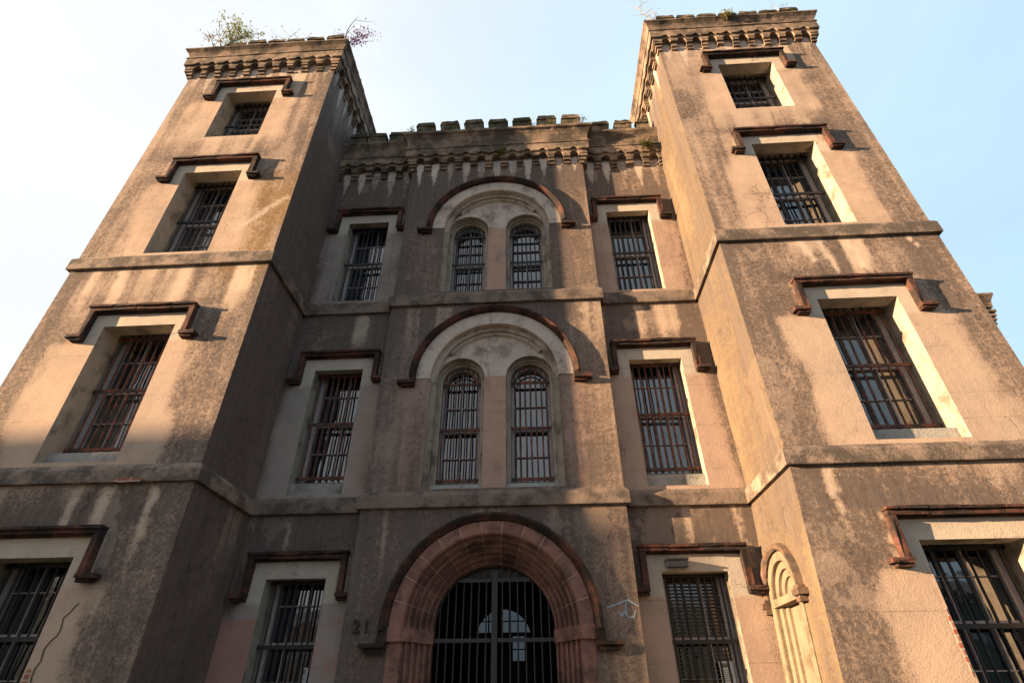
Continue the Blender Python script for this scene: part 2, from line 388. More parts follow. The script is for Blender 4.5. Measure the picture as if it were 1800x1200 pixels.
def corbel_drips(x, z, u0, u1, nb, z0, dirt_shade, tint, strength):
    p = (u1 - u0) / nb; i = np.floor((x - u0) / p); t = (x - u0) / p - i - .5
    h1 = _P[(i * 37 + int(z0 * 7)).astype(int) % 256, 11]; h2 = _P[(i * 53 + int(z0 * 5)).astype(int) % 256, 77]
    L = .22 + .75 * h1; top = z0 + .33; q = np.clip((top - z) / (L + .25), 0, 1)
    wdt = (.30 - .02 * h2) * (1 - q) ** .7; t2 = t + (fbm(x * 9, z * 2.5, 2) - .5) * .14 * (q > .2)
    m = (np.abs(t2) < wdt) * (z < top) * (q < 1) * (.35 + .65 * h2) * strength
    m = m * (1 - .6 * q)
    return dirt_shade * (1 - m), blend(tint, m, (.62, .55, .50))

def paint_tower(x, z, left, y=None):
    n = len(x); u0, u1 = (LT if left else RT); wins = TW_L if left else TW_R
    n1 = fbm(x * .55 + (3 if left else 31), z * .28, 4); st = fbm(x * 2.6 + 7, z * .10 + (2 if left else 8), 4); n2 = fbm(x * 1.5, z * 1.1 + 50, 4)
    tint = col(n, TAN); stain = np.zeros(n)
    up_ = sst(9.0, 9.8, z)
    dirt_shade = .44 + .9 * (n1 - .5) + .85 * (st - .5) + (.17 if left else .14)
    dirt_shade += (-.12 if left else -.08) * up_
    edge = np.minimum(x - u0, u1 - x)
    dirt_shade += .20 * sst(1.1, 0.1, edge) * (1 - .5 * up_)
    dirt_shade += .26 * sst(4.7, 3.9, z) + (.12 * sst(3, 2, z))
    if left:
        dirt_shade += .22 * sst(-6.0, -5.2, x) * (1 - up_) + .18 * sst(6.2, 5.0, z)  # left tower only: darker towards the inner side and the bottom
        stain += sst(-6.2, -5.4, x) * sst(8.4, 9.4, z) * (1 - sst(11.2, 13.0, z)) * .9 * sst(.35, .6, n2 + .1)
        dirt_shade += .25 * stain
    else:
        dirt_shade += .25 * sst(5.7, 5.2, x) * sst(9.5, 4, z) + .2 * sst(.62, .72, fbm(x * .9 + 77, z * .5, 3))
    dirt_shade = np.minimum(dirt_shade, .80)
    tint, dirt_shade = window_wear(x, z, wins, tint, dirt_shade, .55, (.53, .46, .385), ((.50, .375, .29), .8), .9)
    for zl in (4.62, 9.25): dirt_shade, tint = ledge_wear(x, z, zl, dirt_shade, tint, .10, 1.0)
    for zl in (16.6,): dirt_shade, tint = ledge_wear(x, z, zl, dirt_shade, tint, .06, .9)
    for (a, b, c, d, r) in wins[2:]:
        k = ((x > a - .1) & (x < b + .1)) * sst(c - 1.0, c - .4, z) * (z < c) * sst(.52, .6, fbm(x * 5 + 3, z * .2, 3))
        dirt_shade = dirt_shade * (1 - .8 * k)
    if left:
        ax, az, bx, bz = -5.75, 10.30, -4.86, 11.30
        t = np.clip(((x - ax) * (bx - ax) + (z - az) * (bz - az)) / ((bx - ax) ** 2 + (bz - az) ** 2), 0, 1)
        dd = np.hypot(x - ax - t * (bx - ax), z - az - t * (bz - az)); k = sst(.10, .03, dd + .08 * (fbm(x * 7, z * 7, 3) - .5)) * .7
        dirt_shade = dirt_shade * (1 - .8 * k); tint = blend(tint, k, (.52, .44, .37))
    else:
        for cx_, L_, w_ in ((5.98, .55, .09), (6.33, .95, .085), (6.86, .75, .06), (8.05, .4, .04)):
            q = np.clip((9.28 - z) / L_, 0, 1); k = sst(w_, w_ * .55, np.abs(x - cx_ - .1 * q + .1 * (fbm(x * 3, z * 3, 2) - .5)) + w_ * .6 * q ** 3) * (z < 9.28) * (q < 1) * .85
            dirt_shade = dirt_shade * (1 - .9 * k); tint = blend(tint, k, (.60, .50, .40))
    dirt_shade, tint = corbel_drips(x, z, u0, u1, 10, ZC, dirt_shade, tint, .75)
    return tint, dirt_shade, stain
def paint_side(u, z, left):
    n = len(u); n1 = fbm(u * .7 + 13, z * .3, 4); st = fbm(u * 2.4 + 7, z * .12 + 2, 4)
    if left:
        tint = col(n, (.22, .175, .15)); dirt_shade = .88 + .6 * (n1 - .5) + .5 * (st - .5) - .28 * sst(13, 17, z)  # left tower's side: its shade is painted in along with the dirt
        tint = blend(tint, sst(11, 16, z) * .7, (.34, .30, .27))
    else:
        tint = col(n, OCH); dirt_shade = .72 + 1.0 * (n1 - .5) + .6 * (st - .5) + .06 * sst(10, 4, z)
        k = sst(1.0, .7, np.abs(u + .4)) * (z < 3.2); dirt_shade -= .25 * k
    for zl in (4.62, 9.25): dirt_shade, tint = ledge_wear(u, z, zl, dirt_shade, tint, .15, .35 if left else .0)
    dirt_shade, tint = corbel_drips(u, z, T, BACK, 6, ZC, dirt_shade, tint, .8)
    return tint, dirt_shade, np.zeros(n)
def paint_wing(x, z, left):
    n = len(x); n1 = fbm(x * .8 + 23, z * .35, 4); st = fbm(x * 2.8 + 1, z * .12 + 6, 4)
    tint = col(n, GREY if left else (.42, .325, .26)); stain = np.zeros(n)
    dirt_shade = (.92 if left else .72) + .6 * (n1 - .5) + .6 * (st - .5)
    dirt_shade += .12 * sst(12.8, 13.6, z)
    wins = WW_L if left else WW_R
    if left: dirt_shade -= .30 * sst(4.6, 3.0, z) * sst(-3.3, -2.8, x)
    tint, dirt_shade = window_wear(x, z, wins, tint, dirt_shade, .36, PALE, ((.36, .32, .30) if left else (.41, .30, .25), .75), .30)
    if left:
        k = sst(-3.05, -3.0, x) * sst(5.0, 5.1, z) * (1 - sst(7.3, 7.4, z)); tint = blend(tint, .5 * k, (.36, .25, .21))
        k = ((z < 2.95) & ((x < -4.14) | (x > -3.08))) * np.where(x < -4, 1.0, .75 * sst(.42, .58, fbm(x * 2.2 + 5, z * 1.3, 3))); tint = blend(tint, .8 * k, (.42, .22, .185)); dirt_shade *= (1 - .6 * k)
    for zl in (4.62, 9.25): dirt_shade, tint = ledge_wear(x, z, zl, dirt_shade, tint, .2, .7)
    u0, u1 = (LT[1], PV[0]) if left else (PV[1], RT[0])
    dirt_shade, tint = corbel_drips(x, z, u0, u1, 5, ZP, dirt_shade, tint, 1.0)
    return tint, dirt_shade, stain
def paint_bay(x, z):
    n = len(x); n1 = fbm(x * .7 + 63, z * .35, 4); st = fbm(x * 2.8 + 11, z * .12 + 16, 4)
    tint = col(n, (.315, .26, .225)); stain = np.zeros(n)
    dirt_shade = .86 + .8 * (n1 - .5) + .7 * (st - .5)
    dirt_shade += .14 * sst(12.3, 13.2, z) + .08 * sst(9.2, 9.7, z) - .12 * sst(4.6, 3.4, z)
    lit_strip = sst(1.35, 1.75, x); dirt_shade -= .18 * lit_strip * sst(14.0, 13.2, z); tint = blend(tint, lit_strip * .6, (.44, .32, .24))  # strip beyond the tower's shadow: sunlight painted in as a lighter tan
    for zl in (4.62, 9.25): dirt_shade, tint = ledge_wear(x, z, zl, dirt_shade, tint, .18, .55)
    for zs, zb in ((7.38, 5.0), (11.83, 9.7)):
        r = np.hypot(x - AC, np.maximum(z - zs, 0)); r = np.where(z < zs, np.abs(x - AC), r)
        k = sst(2.3, 1.9, r) * sst(1.62, 1.75, r) * sst(zs - .4, zs - .6, z) * (z > zb) * sst(.4, .6, st + .1)
        dirt_shade += .12 * k
        low = (z < zs) * (z > zb) * sst(2.05, 1.75, r); tint = blend(tint, low * (.7 if zb < 6 else .35), (.36, .25, .215)); dirt_shade -= (.22 if zb < 6 else .10) * low * sst(.62, .4, st)
    dirt_shade, tint = corbel_drips(x, z, PV[0], PV[1], 11, ZP, dirt_shade, tint, 1.1)
    return tint, dirt_shade, stain

def stucco_object(name, chunks, parent):
    """chunks: (points Nx3, triangles, tint, dirt, stain) merged into one wall mesh"""
    vs, fs, ti, di, sta = [], [], [], [], []; o = 0
    for P, Fc, t, d, s in chunks:
        vs.append(P); fs.append(Fc + o); ti.append(t); di.append(d); sta.append(s); o += len(P)
    V = np.concatenate(vs); Fa = np.concatenate(fs)
    me = bpy.data.meshes.new(name); me.from_pydata(V.tolist(), [], Fa.tolist()); me.update()
    n = len(V)
    a = me.attributes.new('tint', 'FLOAT_COLOR', 'POINT'); a.data.foreach_set('color', np.concatenate([np.concatenate(ti), np.ones((n, 1))], axis=1).astype(np.float32).ravel())
    a = me.attributes.new('dirt_shade', 'FLOAT', 'POINT'); a.data.foreach_set('value', np.concatenate(di).astype(np.float32))
    a = me.attributes.new('stain', 'FLOAT', 'POINT'); a.data.foreach_set('value', np.concatenate(sta).astype(np.float32))
    me.materials.append(M_ST)
    ob = bpy.data.objects.new(name, me); COL.objects.link(ob); ob.parent = parent; return ob
def place(M, V): return np.array([M(u, v, 0) for u, v in V])
def quad_chunk(pts, tint=GREY, dirt_shade=.6):
    return (np.array(pts, float), np.array([(0, 1, 2), (0, 2, 3)]), col(4, tint), np.full(4, dirt_shade), np.zeros(4))
def lean(P):
    """the right tower's ground storey leans out a little towards the entrance"""
    k = np.clip((5.6 - P[:, 0]) / (5.6 - RT[0]), 0, 1) * np.clip(4.62 - P[:, 2], 0, 5) * .062
    P[:, 0] -= k; return P
def rect(a, b, c, d): return [(a, c), (b, c), (b, d), (a, d)]

# niche on the right tower's side
NC, NZ = -.46, 3.08
NICHE = arch_loop(NC, NZ, .475, .4, 24)
def tower_walls(left):
    u0, u1 = LT if left else RT; wins = TW_L if left else TW_R
    inner, outer = (u1, u0) if left else (u0, u1)
    ch = []
    V, Fc = wall_sheet(u0, u1, 0, TTOP - .35, [rect(*w[:4]) for w in wins], .085, (15.6, 17.0))
    P = place(front(T), V); ch.append((P if left else lean(P), Fc, *paint_tower(V[:, 0], V[:, 1], left)))
    V, Fc = wall_sheet(T, BACK, 0, TTOP - .35, [] if left else [NICHE], .085, (15.6, 17.0))
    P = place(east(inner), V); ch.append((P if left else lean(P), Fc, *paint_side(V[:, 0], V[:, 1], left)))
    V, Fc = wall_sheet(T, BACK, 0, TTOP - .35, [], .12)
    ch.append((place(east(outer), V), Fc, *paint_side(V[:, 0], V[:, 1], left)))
    zt = TTOP - .35
    ch.append(quad_chunk([(u0, BACK, 0), (u1, BACK, 0), (u1, BACK, zt), (u0, BACK, zt)]))
    ch.append(quad_chunk([(u0, T, zt), (u1, T, zt), (u1, BACK, zt), (u0, BACK, zt)]))
    return stucco_object('tower', ch, JAIL)
TOWER_L = tower_walls(True); TOWER_R = tower_walls(False)
TOWER_L['label'] = 'left tower with a sapling on top'; TOWER_R['label'] = 'right tower with an arched niche in its sunlit side'

def wing(left):
    u0, u1 = (LT[1], PV[0]) if left else (PV[1], RT[0]); wins = WW_L if left else WW_R
    V, Fc = wall_sheet(u0, u1, 0, PTOP - .5, [rect(*w[:4]) for w in wins], .075, (13.1, 14.5))
    return stucco_object('wing_wall', [(place(front(W), V), Fc, *paint_wing(V[:, 0], V[:, 1], left))], JAIL)
WING_L = wing(True); WING_R = wing(False)
def bay():
    holes = [arch_loop(AC, 11.83, 1.335, 9.70), arch_loop(AC, 7.38, 1.335, 5.0), arch_loop(AC, DOOR_Z, DOOR_R - .01, .01)]
    V, Fc = wall_sheet(PV[0], PV[1], 0, PTOP - .5, holes, .075, (13.1, 14.5))
    ch = [(place(front(0), V), Fc, *paint_bay(V[:, 0], V[:, 1]))]
    for X in PV:
        V, Fc = wall_sheet(0, W, 0, PTOP - .5, [], .085)
        ch.append((place(east(X), V), Fc, *paint_bay(np.full(len(V), X), V[:, 1])))
    return stucco_object('entrance_bay', ch, JAIL)
BAY = bay()

# main block behind, its roof, and the hall behind the gate
MX0, MX1, MY1 = LT[0] + .4, RT[1] - .4, 8.6
b = MB()
for X in (MX0, MX1): b.box(east(X), W + .9, MY1, 0, 15.0, -.3, 0)
b.box(front(MY1), MX0, AC - 1.5, 0, 15.0, 0, .3); b.box(front(MY1), AC + 1.9, MX1, 0, 15.0, 0, .3); b.box(front(MY1), AC - 1.5, AC + 1.9, 4.6, 15.0, 0, .3)
M_STP = stone_mat('plain_stucco', (.34, .27, .215), (.26, .205, .165), (.13, .105, .085), .47)
b.build('main_block', M_STP, JAIL)
b = MB(); b.box(front(0), MX0, MX1, 14.85, 15.0, -MY1, -(W + .02)); b.build('roof', plain_mat('roof_felt', (.06, .055, .05), .9), JAIL)
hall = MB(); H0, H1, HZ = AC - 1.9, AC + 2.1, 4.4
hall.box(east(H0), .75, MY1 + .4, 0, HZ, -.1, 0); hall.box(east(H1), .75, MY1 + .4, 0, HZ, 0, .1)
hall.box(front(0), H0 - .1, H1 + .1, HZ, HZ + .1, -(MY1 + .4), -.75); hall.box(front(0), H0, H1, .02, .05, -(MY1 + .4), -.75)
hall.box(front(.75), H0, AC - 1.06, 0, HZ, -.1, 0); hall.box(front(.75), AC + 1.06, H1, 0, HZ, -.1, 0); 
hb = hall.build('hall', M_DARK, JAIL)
def plate(M, outer, hole, n):
    pts = [Vector(p) for p in outer + hole]; k = len(outer); m = len(hole)
    ed = [(i, (i + 1) % k) for i in range(k)] + [(k + i, k + (i + 1) % m) for i in range(m)]
    V, E, Fc, *_ = delaunay_2d_cdt(pts, ed, [], 0, 1e-6)
    V = [tuple(v) for v in V]; Fc = [tuple(f) for f in Fc]
    c = np.array([np.mean([V[i] for i in f], axis=0) for f in Fc]); ins = inside(hole, c[:, 0], c[:, 1])
    return [M(u, v, n) for u, v in V], [f for f, q in zip(Fc, ins) if not q]
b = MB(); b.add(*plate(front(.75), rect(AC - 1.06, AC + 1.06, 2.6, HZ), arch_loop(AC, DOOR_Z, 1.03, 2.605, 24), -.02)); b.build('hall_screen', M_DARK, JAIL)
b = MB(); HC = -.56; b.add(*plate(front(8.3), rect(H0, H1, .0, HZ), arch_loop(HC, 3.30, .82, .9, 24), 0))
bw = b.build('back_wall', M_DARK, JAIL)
b = MB(); y_ = front(8.25)
b.box(y_, HC - .83, HC + .83, 3.40, 3.50, 0, .05); b.box(y_, HC - .20, HC - .02, 3.5, 4.1, 0, .06); b.box(y_, HC - .82, HC + .82, 3.78, 3.81, 0, .045); b.box(y_, HC + .16, HC + .19, 3.5, 4.1, 0, .05); b.box(y_, HC + .42, HC + .46, 3.5, 4.0, 0, .05); b.box(y_, HC - .45, HC - .41, 3.5, 4.0, 0, .05)
b.box(y_, HC - .84, HC + .28, .9, 3.40, 0, .04); b.box(y_, HC + .62, HC + .84, .9, 3.40, 0, .04); b.box(y_, HC + .28, HC + .62, .9, 2.78, 0, .04); b.box(y_, HC + .43, HC + .46, 2.78, 3.4, 0, .045); b.box(y_, HC + .28, HC + .62, 3.05, 3.08, 0, .044)
bd = b.build('back_door', M_IRON, JAIL)
m_, t_, b_s = new_mat('dimming_fanlight_glass'); tr = t_.nodes.new('ShaderNodeBsdfTransparent'); tr.inputs[0].default_value = (.065, .065, .07, 1)
t_.links.new(tr.outputs[0], t_.nodes['Material Output'].inputs['Surface'])  # pane added to dim the daylight through the back opening
b = MB(); b.add([(HC - .84, 8.28, .95), (HC + .84, 8.28, .95), (HC + .84, 8.28, 4.13), (HC - .84, 8.28, 4.13)], [(0, 1, 2, 3)]); b.build('dimming_pane', m_, bd)

# rear wings, their corniced ends just show past the right tower
for sx in (1, -1):
    xo = 19.05 if sx > 0 else -19.8; xi = 5.0 if sx > 0 else -5.4
    bb = MB(); x0, x1 = min(xo, xi), max(xo, xi)
    bb.box(front(8.65), x0, x1, 0, PTOP - .4, -7, 0)
    rw = bb.build('rear_wing', M_STP, JAIL)
    cc = MB(); path = [(x0, 15.65), (x0, 8.65), (x1, 8.65), (x1, 15.65)]
    cc.sweep(path, [(0, 14.85), (.17, 14.87), (.17, 14.93), (.19, 15.1), (.24, 15.25), (.33, 15.40), (.33, 15.48), (0, 15.48)])
    for k in range(4): cc.sweep(path, [(0, 14.1 + .18 * k), (.05 + .045 * k, 14.1 + .18 * k), (.05 + .045 * k, 14.21 + .18 * k), (0, 14.21 + .18 * k)])
    cc.build('cornice', M_CORN, rw)

# ------------------------------------------------------------------ string courses, corbels, cornices, merlons
def course_prof(z0, z1, e=.07): return [(-.02, z0), (e, z0), (e + .004, z0 + .02), (e, z1 - .10), (e - .02, z1 - .06), (.0, z1), (-.02, z1)]
def tower_rect(left):
    u0, u1 = LT if left else RT
    return [(u0, T), (u1, T), (u1, BACK), (u0, BACK)]
def straight(left):
    return [(LT[1], W), (PV[0], W)] if left else [(PV[1], W), (RT[0], W)]
BAYPATH = [(PV[0], W), (PV[0], 0), (PV[1], 0), (PV[1], W)]
M_COURSE = stone_mat('stained_string_course', (.28, .215, .175), (.21, .16, .13), (.085, .07, .06), .52)
M_COURSE_SHADE = stone_mat('shaded_string_course', (.20, .155, .13), (.15, .12, .10), (.075, .062, .055), .46)  # wing and bay courses: same stone, their shade put into a darker colour
for z0, z1 in ((4.65, 4.96), (9.28, 9.65)):
    for o, path, cl in ((TOWER_L, tower_rect(True), True), (TOWER_R, tower_rect(False), True), (WING_L, straight(True), False), (WING_R, straight(False), False), (BAY, BAYPATH, False)):
        b = MB(); b.sweep(path, course_prof(z0, z1), cl); b.build('string_course', M_COURSE if o in (TOWER_L, TOWER_R) else M_COURSE_SHADE, o)

def corbels(b, M, u0, u1, nb, z0, lift=.80, ext=True):
    p = (u1 - u0) / nb; w = .42 * p; r = (p - w) / 2
    jit = lambda a: random.uniform(-a, a)
    for i in range(nb + 1):
        c = u0 + i * p; a0, a1 = c - w / 2, c + w / 2
        for k in range(3):
            e = .05 + .042 * k; q0, q1 = a0, a1
            if i == 0: q0 = u0 - (e if ext else 0)
            if i == nb: q1 = u1 + (e if ext else 0)
            if 0 < i < nb and random.random() < .07: continue
            if 0 < i < nb and random.random() < .15: e *= random.uniform(.5, .85)
            b.box(M, q0 + jit(.012), q1 + jit(.012), z0 + .105 * k + .03 + jit(.012), z0 + .105 * (k + 1), -.02, e + jit(.008))
    e1, e2 = .145, .20
    zt1, zt2 = z0 + .52, z0 + lift
    # arched order
    us = []
    for i in range(nb):
        c = u0 + (i + .5) * p
        a0 = u0 + i * p + (w / 2 if i else (w / 2)); us.append((u0 + i * p - (w / 2 if i else (e1 if ext else 0)), None)) if i == 0 else None
        for j in range(11):
            t = math.pi * (1 - j / 10); us.append((c + r * math.cos(t), z0 + .315 + r * 1.05 * math.sin(t)))
    pts = [(u0 - (e1 if ext else 0), z0 + .315)] + [q for q in us if q[1] is not None] + [(u1 + (e1 if ext else 0), z0 + .315)]
    vs = []
    for u, z in pts: vs += [M(u, z, -.02), M(u, z, e1), M(u, zt1, e1), M(u, zt1, -.02)]
    n = len(pts); fs = []
    for i in range(n - 1):
        for k in range(3): fs.append((4 * i + k, 4 * i + 4 + k, 4 * i + 5 + k, 4 * i + 1 + k))
    fs += [(0, 1, 2, 3), (4 * n - 4, 4 * n - 3, 4 * n - 2, 4 * n - 1)]
    b.add(vs, fs)
    # wavy order above
    m = nb * 10; pts = [(u0 - (e2 if ext else 0), z0 + .47)]
    for i in range(m + 1):
        u = u0 + (u1 - u0) * i / m; pts.append((u, z0 + .47 + .085 * max(0, math.cos(2 * math.pi * ((u - u0) / p - .5))) ** .8))
    pts.append((u1 + (e2 if ext else 0), z0 + .47))
    vs = []
    for u, z in pts: vs += [M(u, z, -.02), M(u, z, e2), M(u, zt2, e2), M(u, zt2, -.02)]
    n = len(pts); fs = []
    for i in range(n - 1):
        for k in range(3): fs.append((4 * i + k, 4 * i + 4 + k, 4 * i + 5 + k, 4 * i + 1 + k))
    fs += [(0, 1, 2, 3), (4 * n - 4, 4 * n - 3, 4 * n - 2, 4 * n - 1)]
    b.add(vs, fs)
def cornice_prof(z0, z1, e=.31):
    h = z1 - z0
    return [(-.05, z0 - .03), (.222, z0 - .03), (.222, z0 + .02), (.19, z0 + .04), (.19, z0 + .25 * h), (.205, z0 + .45 * h), (.235, z0 + .65 * h), (.285, z0 + .8 * h), (e, z0 + .86 * h), (e, z1), (-.3, z1)]
M_CORB = stone_mat('corbel_plaster', (.30, .22, .165), (.22, .165, .128), (.09, .073, .06), .49)
def roughen(o, amp, freq, zonly=False):
    me = o.data; n = len(me.vertices); c = np.empty(n * 3, np.float32); me.vertices.foreach_get('co', c); c = c.reshape(-1, 3)
    k = (fbm(c[:, 0] * freq + c[:, 1] * freq, c[:, 2] * freq + c[:, 1] * 3, 3) - .5) * 2 * amp
    k2 = (fbm(c[:, 0] * freq + 31, c[:, 2] * freq * 2 + c[:, 1] * freq, 3) - .5) * 2 * amp
    c[:, 2] += k
    if not zonly: c[:, 1] += k2
    me.vertices.foreach_set('co', c.ravel()); me.update()
def finely(path, closed, step=.12):
    out = []; n = len(path)
    for i in range(n if closed else n - 1):
        a, c = Vector(path[i]), Vector(path[(i + 1) % n]); k = max(1, int((c - a).length / step))
        out += [tuple(a + (c - a) * j / k) for j in range(k)]
    if not closed: out.append(path[-1])
    return out
for left, tw in ((True, TOWER_L), (False, TOWER_R)):
    u0, u1 = LT if left else RT
    b = MB(); corbels(b, front(T), u0, u1, 10, ZC); corbels(b, east(u1), T + .021, BACK, 6, ZC, .80, False); corbels(b, west(u0), T + .021, BACK, 6, ZC, .80, False)
    tag(b.build('corbel_table', M_CORB, tw))
    b = MB(); b.sweep(finely(tower_rect(left), True), cornice_prof(ZC + .82, TTOP, .31), True)
    o = b.build('cornice', M_CORN, tw); roughen(o, .016, 3.1)
for left, wg in ((True, WING_L), (False, WING_R)):
    b = MB(); u0, u1 = (LT[1], PV[0]) if left else (PV[1], RT[0]); corbels(b, front(W), u0, u1, 5, ZP, .78, False); b.build('corbel_table', M_CORB, wg)
    b = MB(); b.sweep(finely(straight(left), False), cornice_prof(ZP + .79, PTOP, .31)); o = b.build('cornice', M_CORN, wg); roughen(o, .012, 3.1)
b = MB(); corbels(b, front(0), PV[0], PV[1], 11, ZP, .78)
for X, MM in ((PV[0], west), (PV[1], east)): b.box(MM(X), 0.0, W, ZP + .03, ZP + .76, -.02, .13)
b.build('corbel_table', M_CORB, BAY)
b = MB(); b.sweep(finely(BAYPATH, False), cornice_prof(ZP + .80, PTOP + .02, .34)); o = b.build('cornice', M_CORN, BAY); roughen(o, .014, 3.1)

def merlon(par, M, u, w, z0, h, n0, n1, broken=False):
    b = MB(); t = .025
    if broken:
        b.prism(M, [(u - w / 2, z0), (u + w / 2, z0), (u + w / 2 - .1, z0 + h * .35), (u + .02, z0 + h * .55), (u - w / 2 + .08, z0 + h * .4)], n0, n1)
    else:
        b.box(M, u - w / 2, u + w / 2, z0 - .02, z0 + h * .72, n0, n1)
        b.prism(M, [(u - w / 2 - t, z0 + h * .72), (u + w / 2 + t, z0 + h * .72), (u + w / 2 - .03, z0 + h), (u - w / 2 + .03, z0 + h)], n0 - t, n1 + t)
    b.build('merlon', M_MOSS, par, jit=.012, sub=2)
for i in range(7): merlon(BAY, front(0), -2.31 + i * .712, .53, PTOP, .60 + random.uniform(-.03, .03), -.18, .22)
for u, w_ in ((-4.40, .50), (-3.83, .56), (-3.18, .54)): merlon(WING_L, front(W), u, w_, PTOP, .55, -.18, .2)
for u, w_ in ((2.84, .48), (3.50, .48), (4.08, .34)): merlon(WING_R, front(W), u, w_, PTOP, .55, -.18, .2)
for left, tw in ((True, TOWER_L), (False, TOWER_R)):
    u0, u1 = LT if left else RT
    for i in range(7):
        u = u0 + .17 + (i + .5) * (u1 - u0 - .1) / 7 + (.05 if left else -.1)
        if left and i == 0: merlon(tw, front(T), u + .25, .45, TTOP, .42, -.25, .16, True); continue
        merlon(tw, front(T), u, .50, TTOP, .42 + random.uniform(-.05, .05), -.22, .18)
    for X, MM in ((u0, west), (u1, east)):
        for i in range(4): merlon(tw, MM(X), T + .75 + i * .6, .46, TTOP, .4 + random.uniform(-.05, .04), -.2, .16)

# ------------------------------------------------------------------ windows
def hood(par, M, a, b_, zt, e=.13):
    """label mould: bar, two drops, outward feet"""
    m = MB(); o = .345; top = zt + .41; bot = zt - .36
    A, B = a - o, b_ + o; th = .10
    cuts = [A] + sorted(A + (B - A) * (k + random.uniform(-.25, .25)) / 4 for k in (1, 2, 3)) + [B]
    for c0, c1 in zip(cuts[:-1], cuts[1:]):
        q = random.uniform(-.007, .007); m.prism(M, [(c0 + .0025, top - th + q), (c1 - .0025, top - th + q), (c1 - .0025, top + q - .036), (c0 + .0025, top + q - .036)], -.02, e + random.uniform(-.012, .008))
    for c0, c1 in zip(cuts[:-1], cuts[1:]):
        q = random.uniform(-.006, .006); m.box(M, c0 - (.015 if c0 == A else -.002), c1 + (.015 if c1 == B else -.002), top - .034 + q, top + .012 + q, -.02, e + .035 + random.uniform(-.01, .006))
    m.box(M, A + .02, B - .02, top - th - .03, top - th, -.02, e * .35)
    for s, X in ((-1, A), (1, B)):
        x0, x1 = (X, X + .10) if s < 0 else (X - .10, X)
        m.box(M, x0, x1, bot + .07, top - th, -.02, e - .004)
        f0, f1 = (X - .19, X + .10) if s < 0 else (X - .10, X + .19)
        m.box(M, f0, f1, bot + .045, bot + .11, -.02, e + .02)
        g0, g1 = (X - .12, X + .09) if s < 0 else (X - .09, X + .12)
        m.box(M, g0, g1, bot, bot + .045, -.02, e - .02)
    ob = m.build('hood_mould', M_HOOD, par, jit=.007, sub=1); return ob
def bars(m, M, a, b_, z0, z1, n, nb, r=.013, top=None):
    for i in range(nb):
        u = a + (b_ - a) * (i + .5) / nb; zz = z1 if top is None else top(u)
        if zz <= z0: continue
        k_ = .012 if random.random() < .75 else .03
        m.tube([M(u, z0, n)] + [M(u + random.uniform(-k_, k_), z0 + (zz - z0) * t, n + random.uniform(-k_, k_) * .5) for t in (.3, .65)] + [M(u, zz, n)], r, 6)
def sash(m, M, a, b_, z0, z1, n, fw_=.11, mid=None):
    m.box(M, a, a + fw_, z0, z1, n - .1, n); m.box(M, b_ - fw_, b_, z0, z1, n - .1, n)
    m.box(M, a + fw_, b_ - fw_, z1 - .07, z1, n - .1, n - .003); m.box(M, a + fw_, b_ - fw_, z0, z0 + .07, n - .1, n - .003)
    zm = mid or (z0 + z1) / 2
    m.box(M, a + fw_, b_ - fw_, zm - .03, zm + .03, n - .1, n - .006)
    c = (a + b_) / 2
    for x in (a + (b_ - a) * .36, a + (b_ - a) * .64): m.box(M, x - .009, x + .009, z0 + .07, z1 - .07, n - .09, n - .03)
    for z in (z0 + (zm - z0) * .52, zm + (z1 - zm) * .52): m.box(M, a + fw_, b_ - fw_, z - .008, z + .008, n - .088, n - .036)
def pane(par, M, a, b_, z0, z1, n, tilt=.02):
    zm = (z0 + z1) / 2
    for lo, hi in ((z0, zm), (zm, z1)):
        m = MB(); d = [n + random.uniform(-tilt, tilt) for _ in range(3)]
        # each sash holds its pane at a slightly different angle
        k = 3
        vs = []; fs = []
        q = [(a, lo), (b_, lo), (b_, hi), (a, hi)]
        m.add([M(a, lo, d[0]), M(b_, lo, d[1]), M(b_, hi, d[1] + d[2] - d[0]), M(a, hi, d[2])], [(0, 1, 2, 3)])
        m.build('pane', M_GLASS if random.random() < .82 else M_DUST, par)
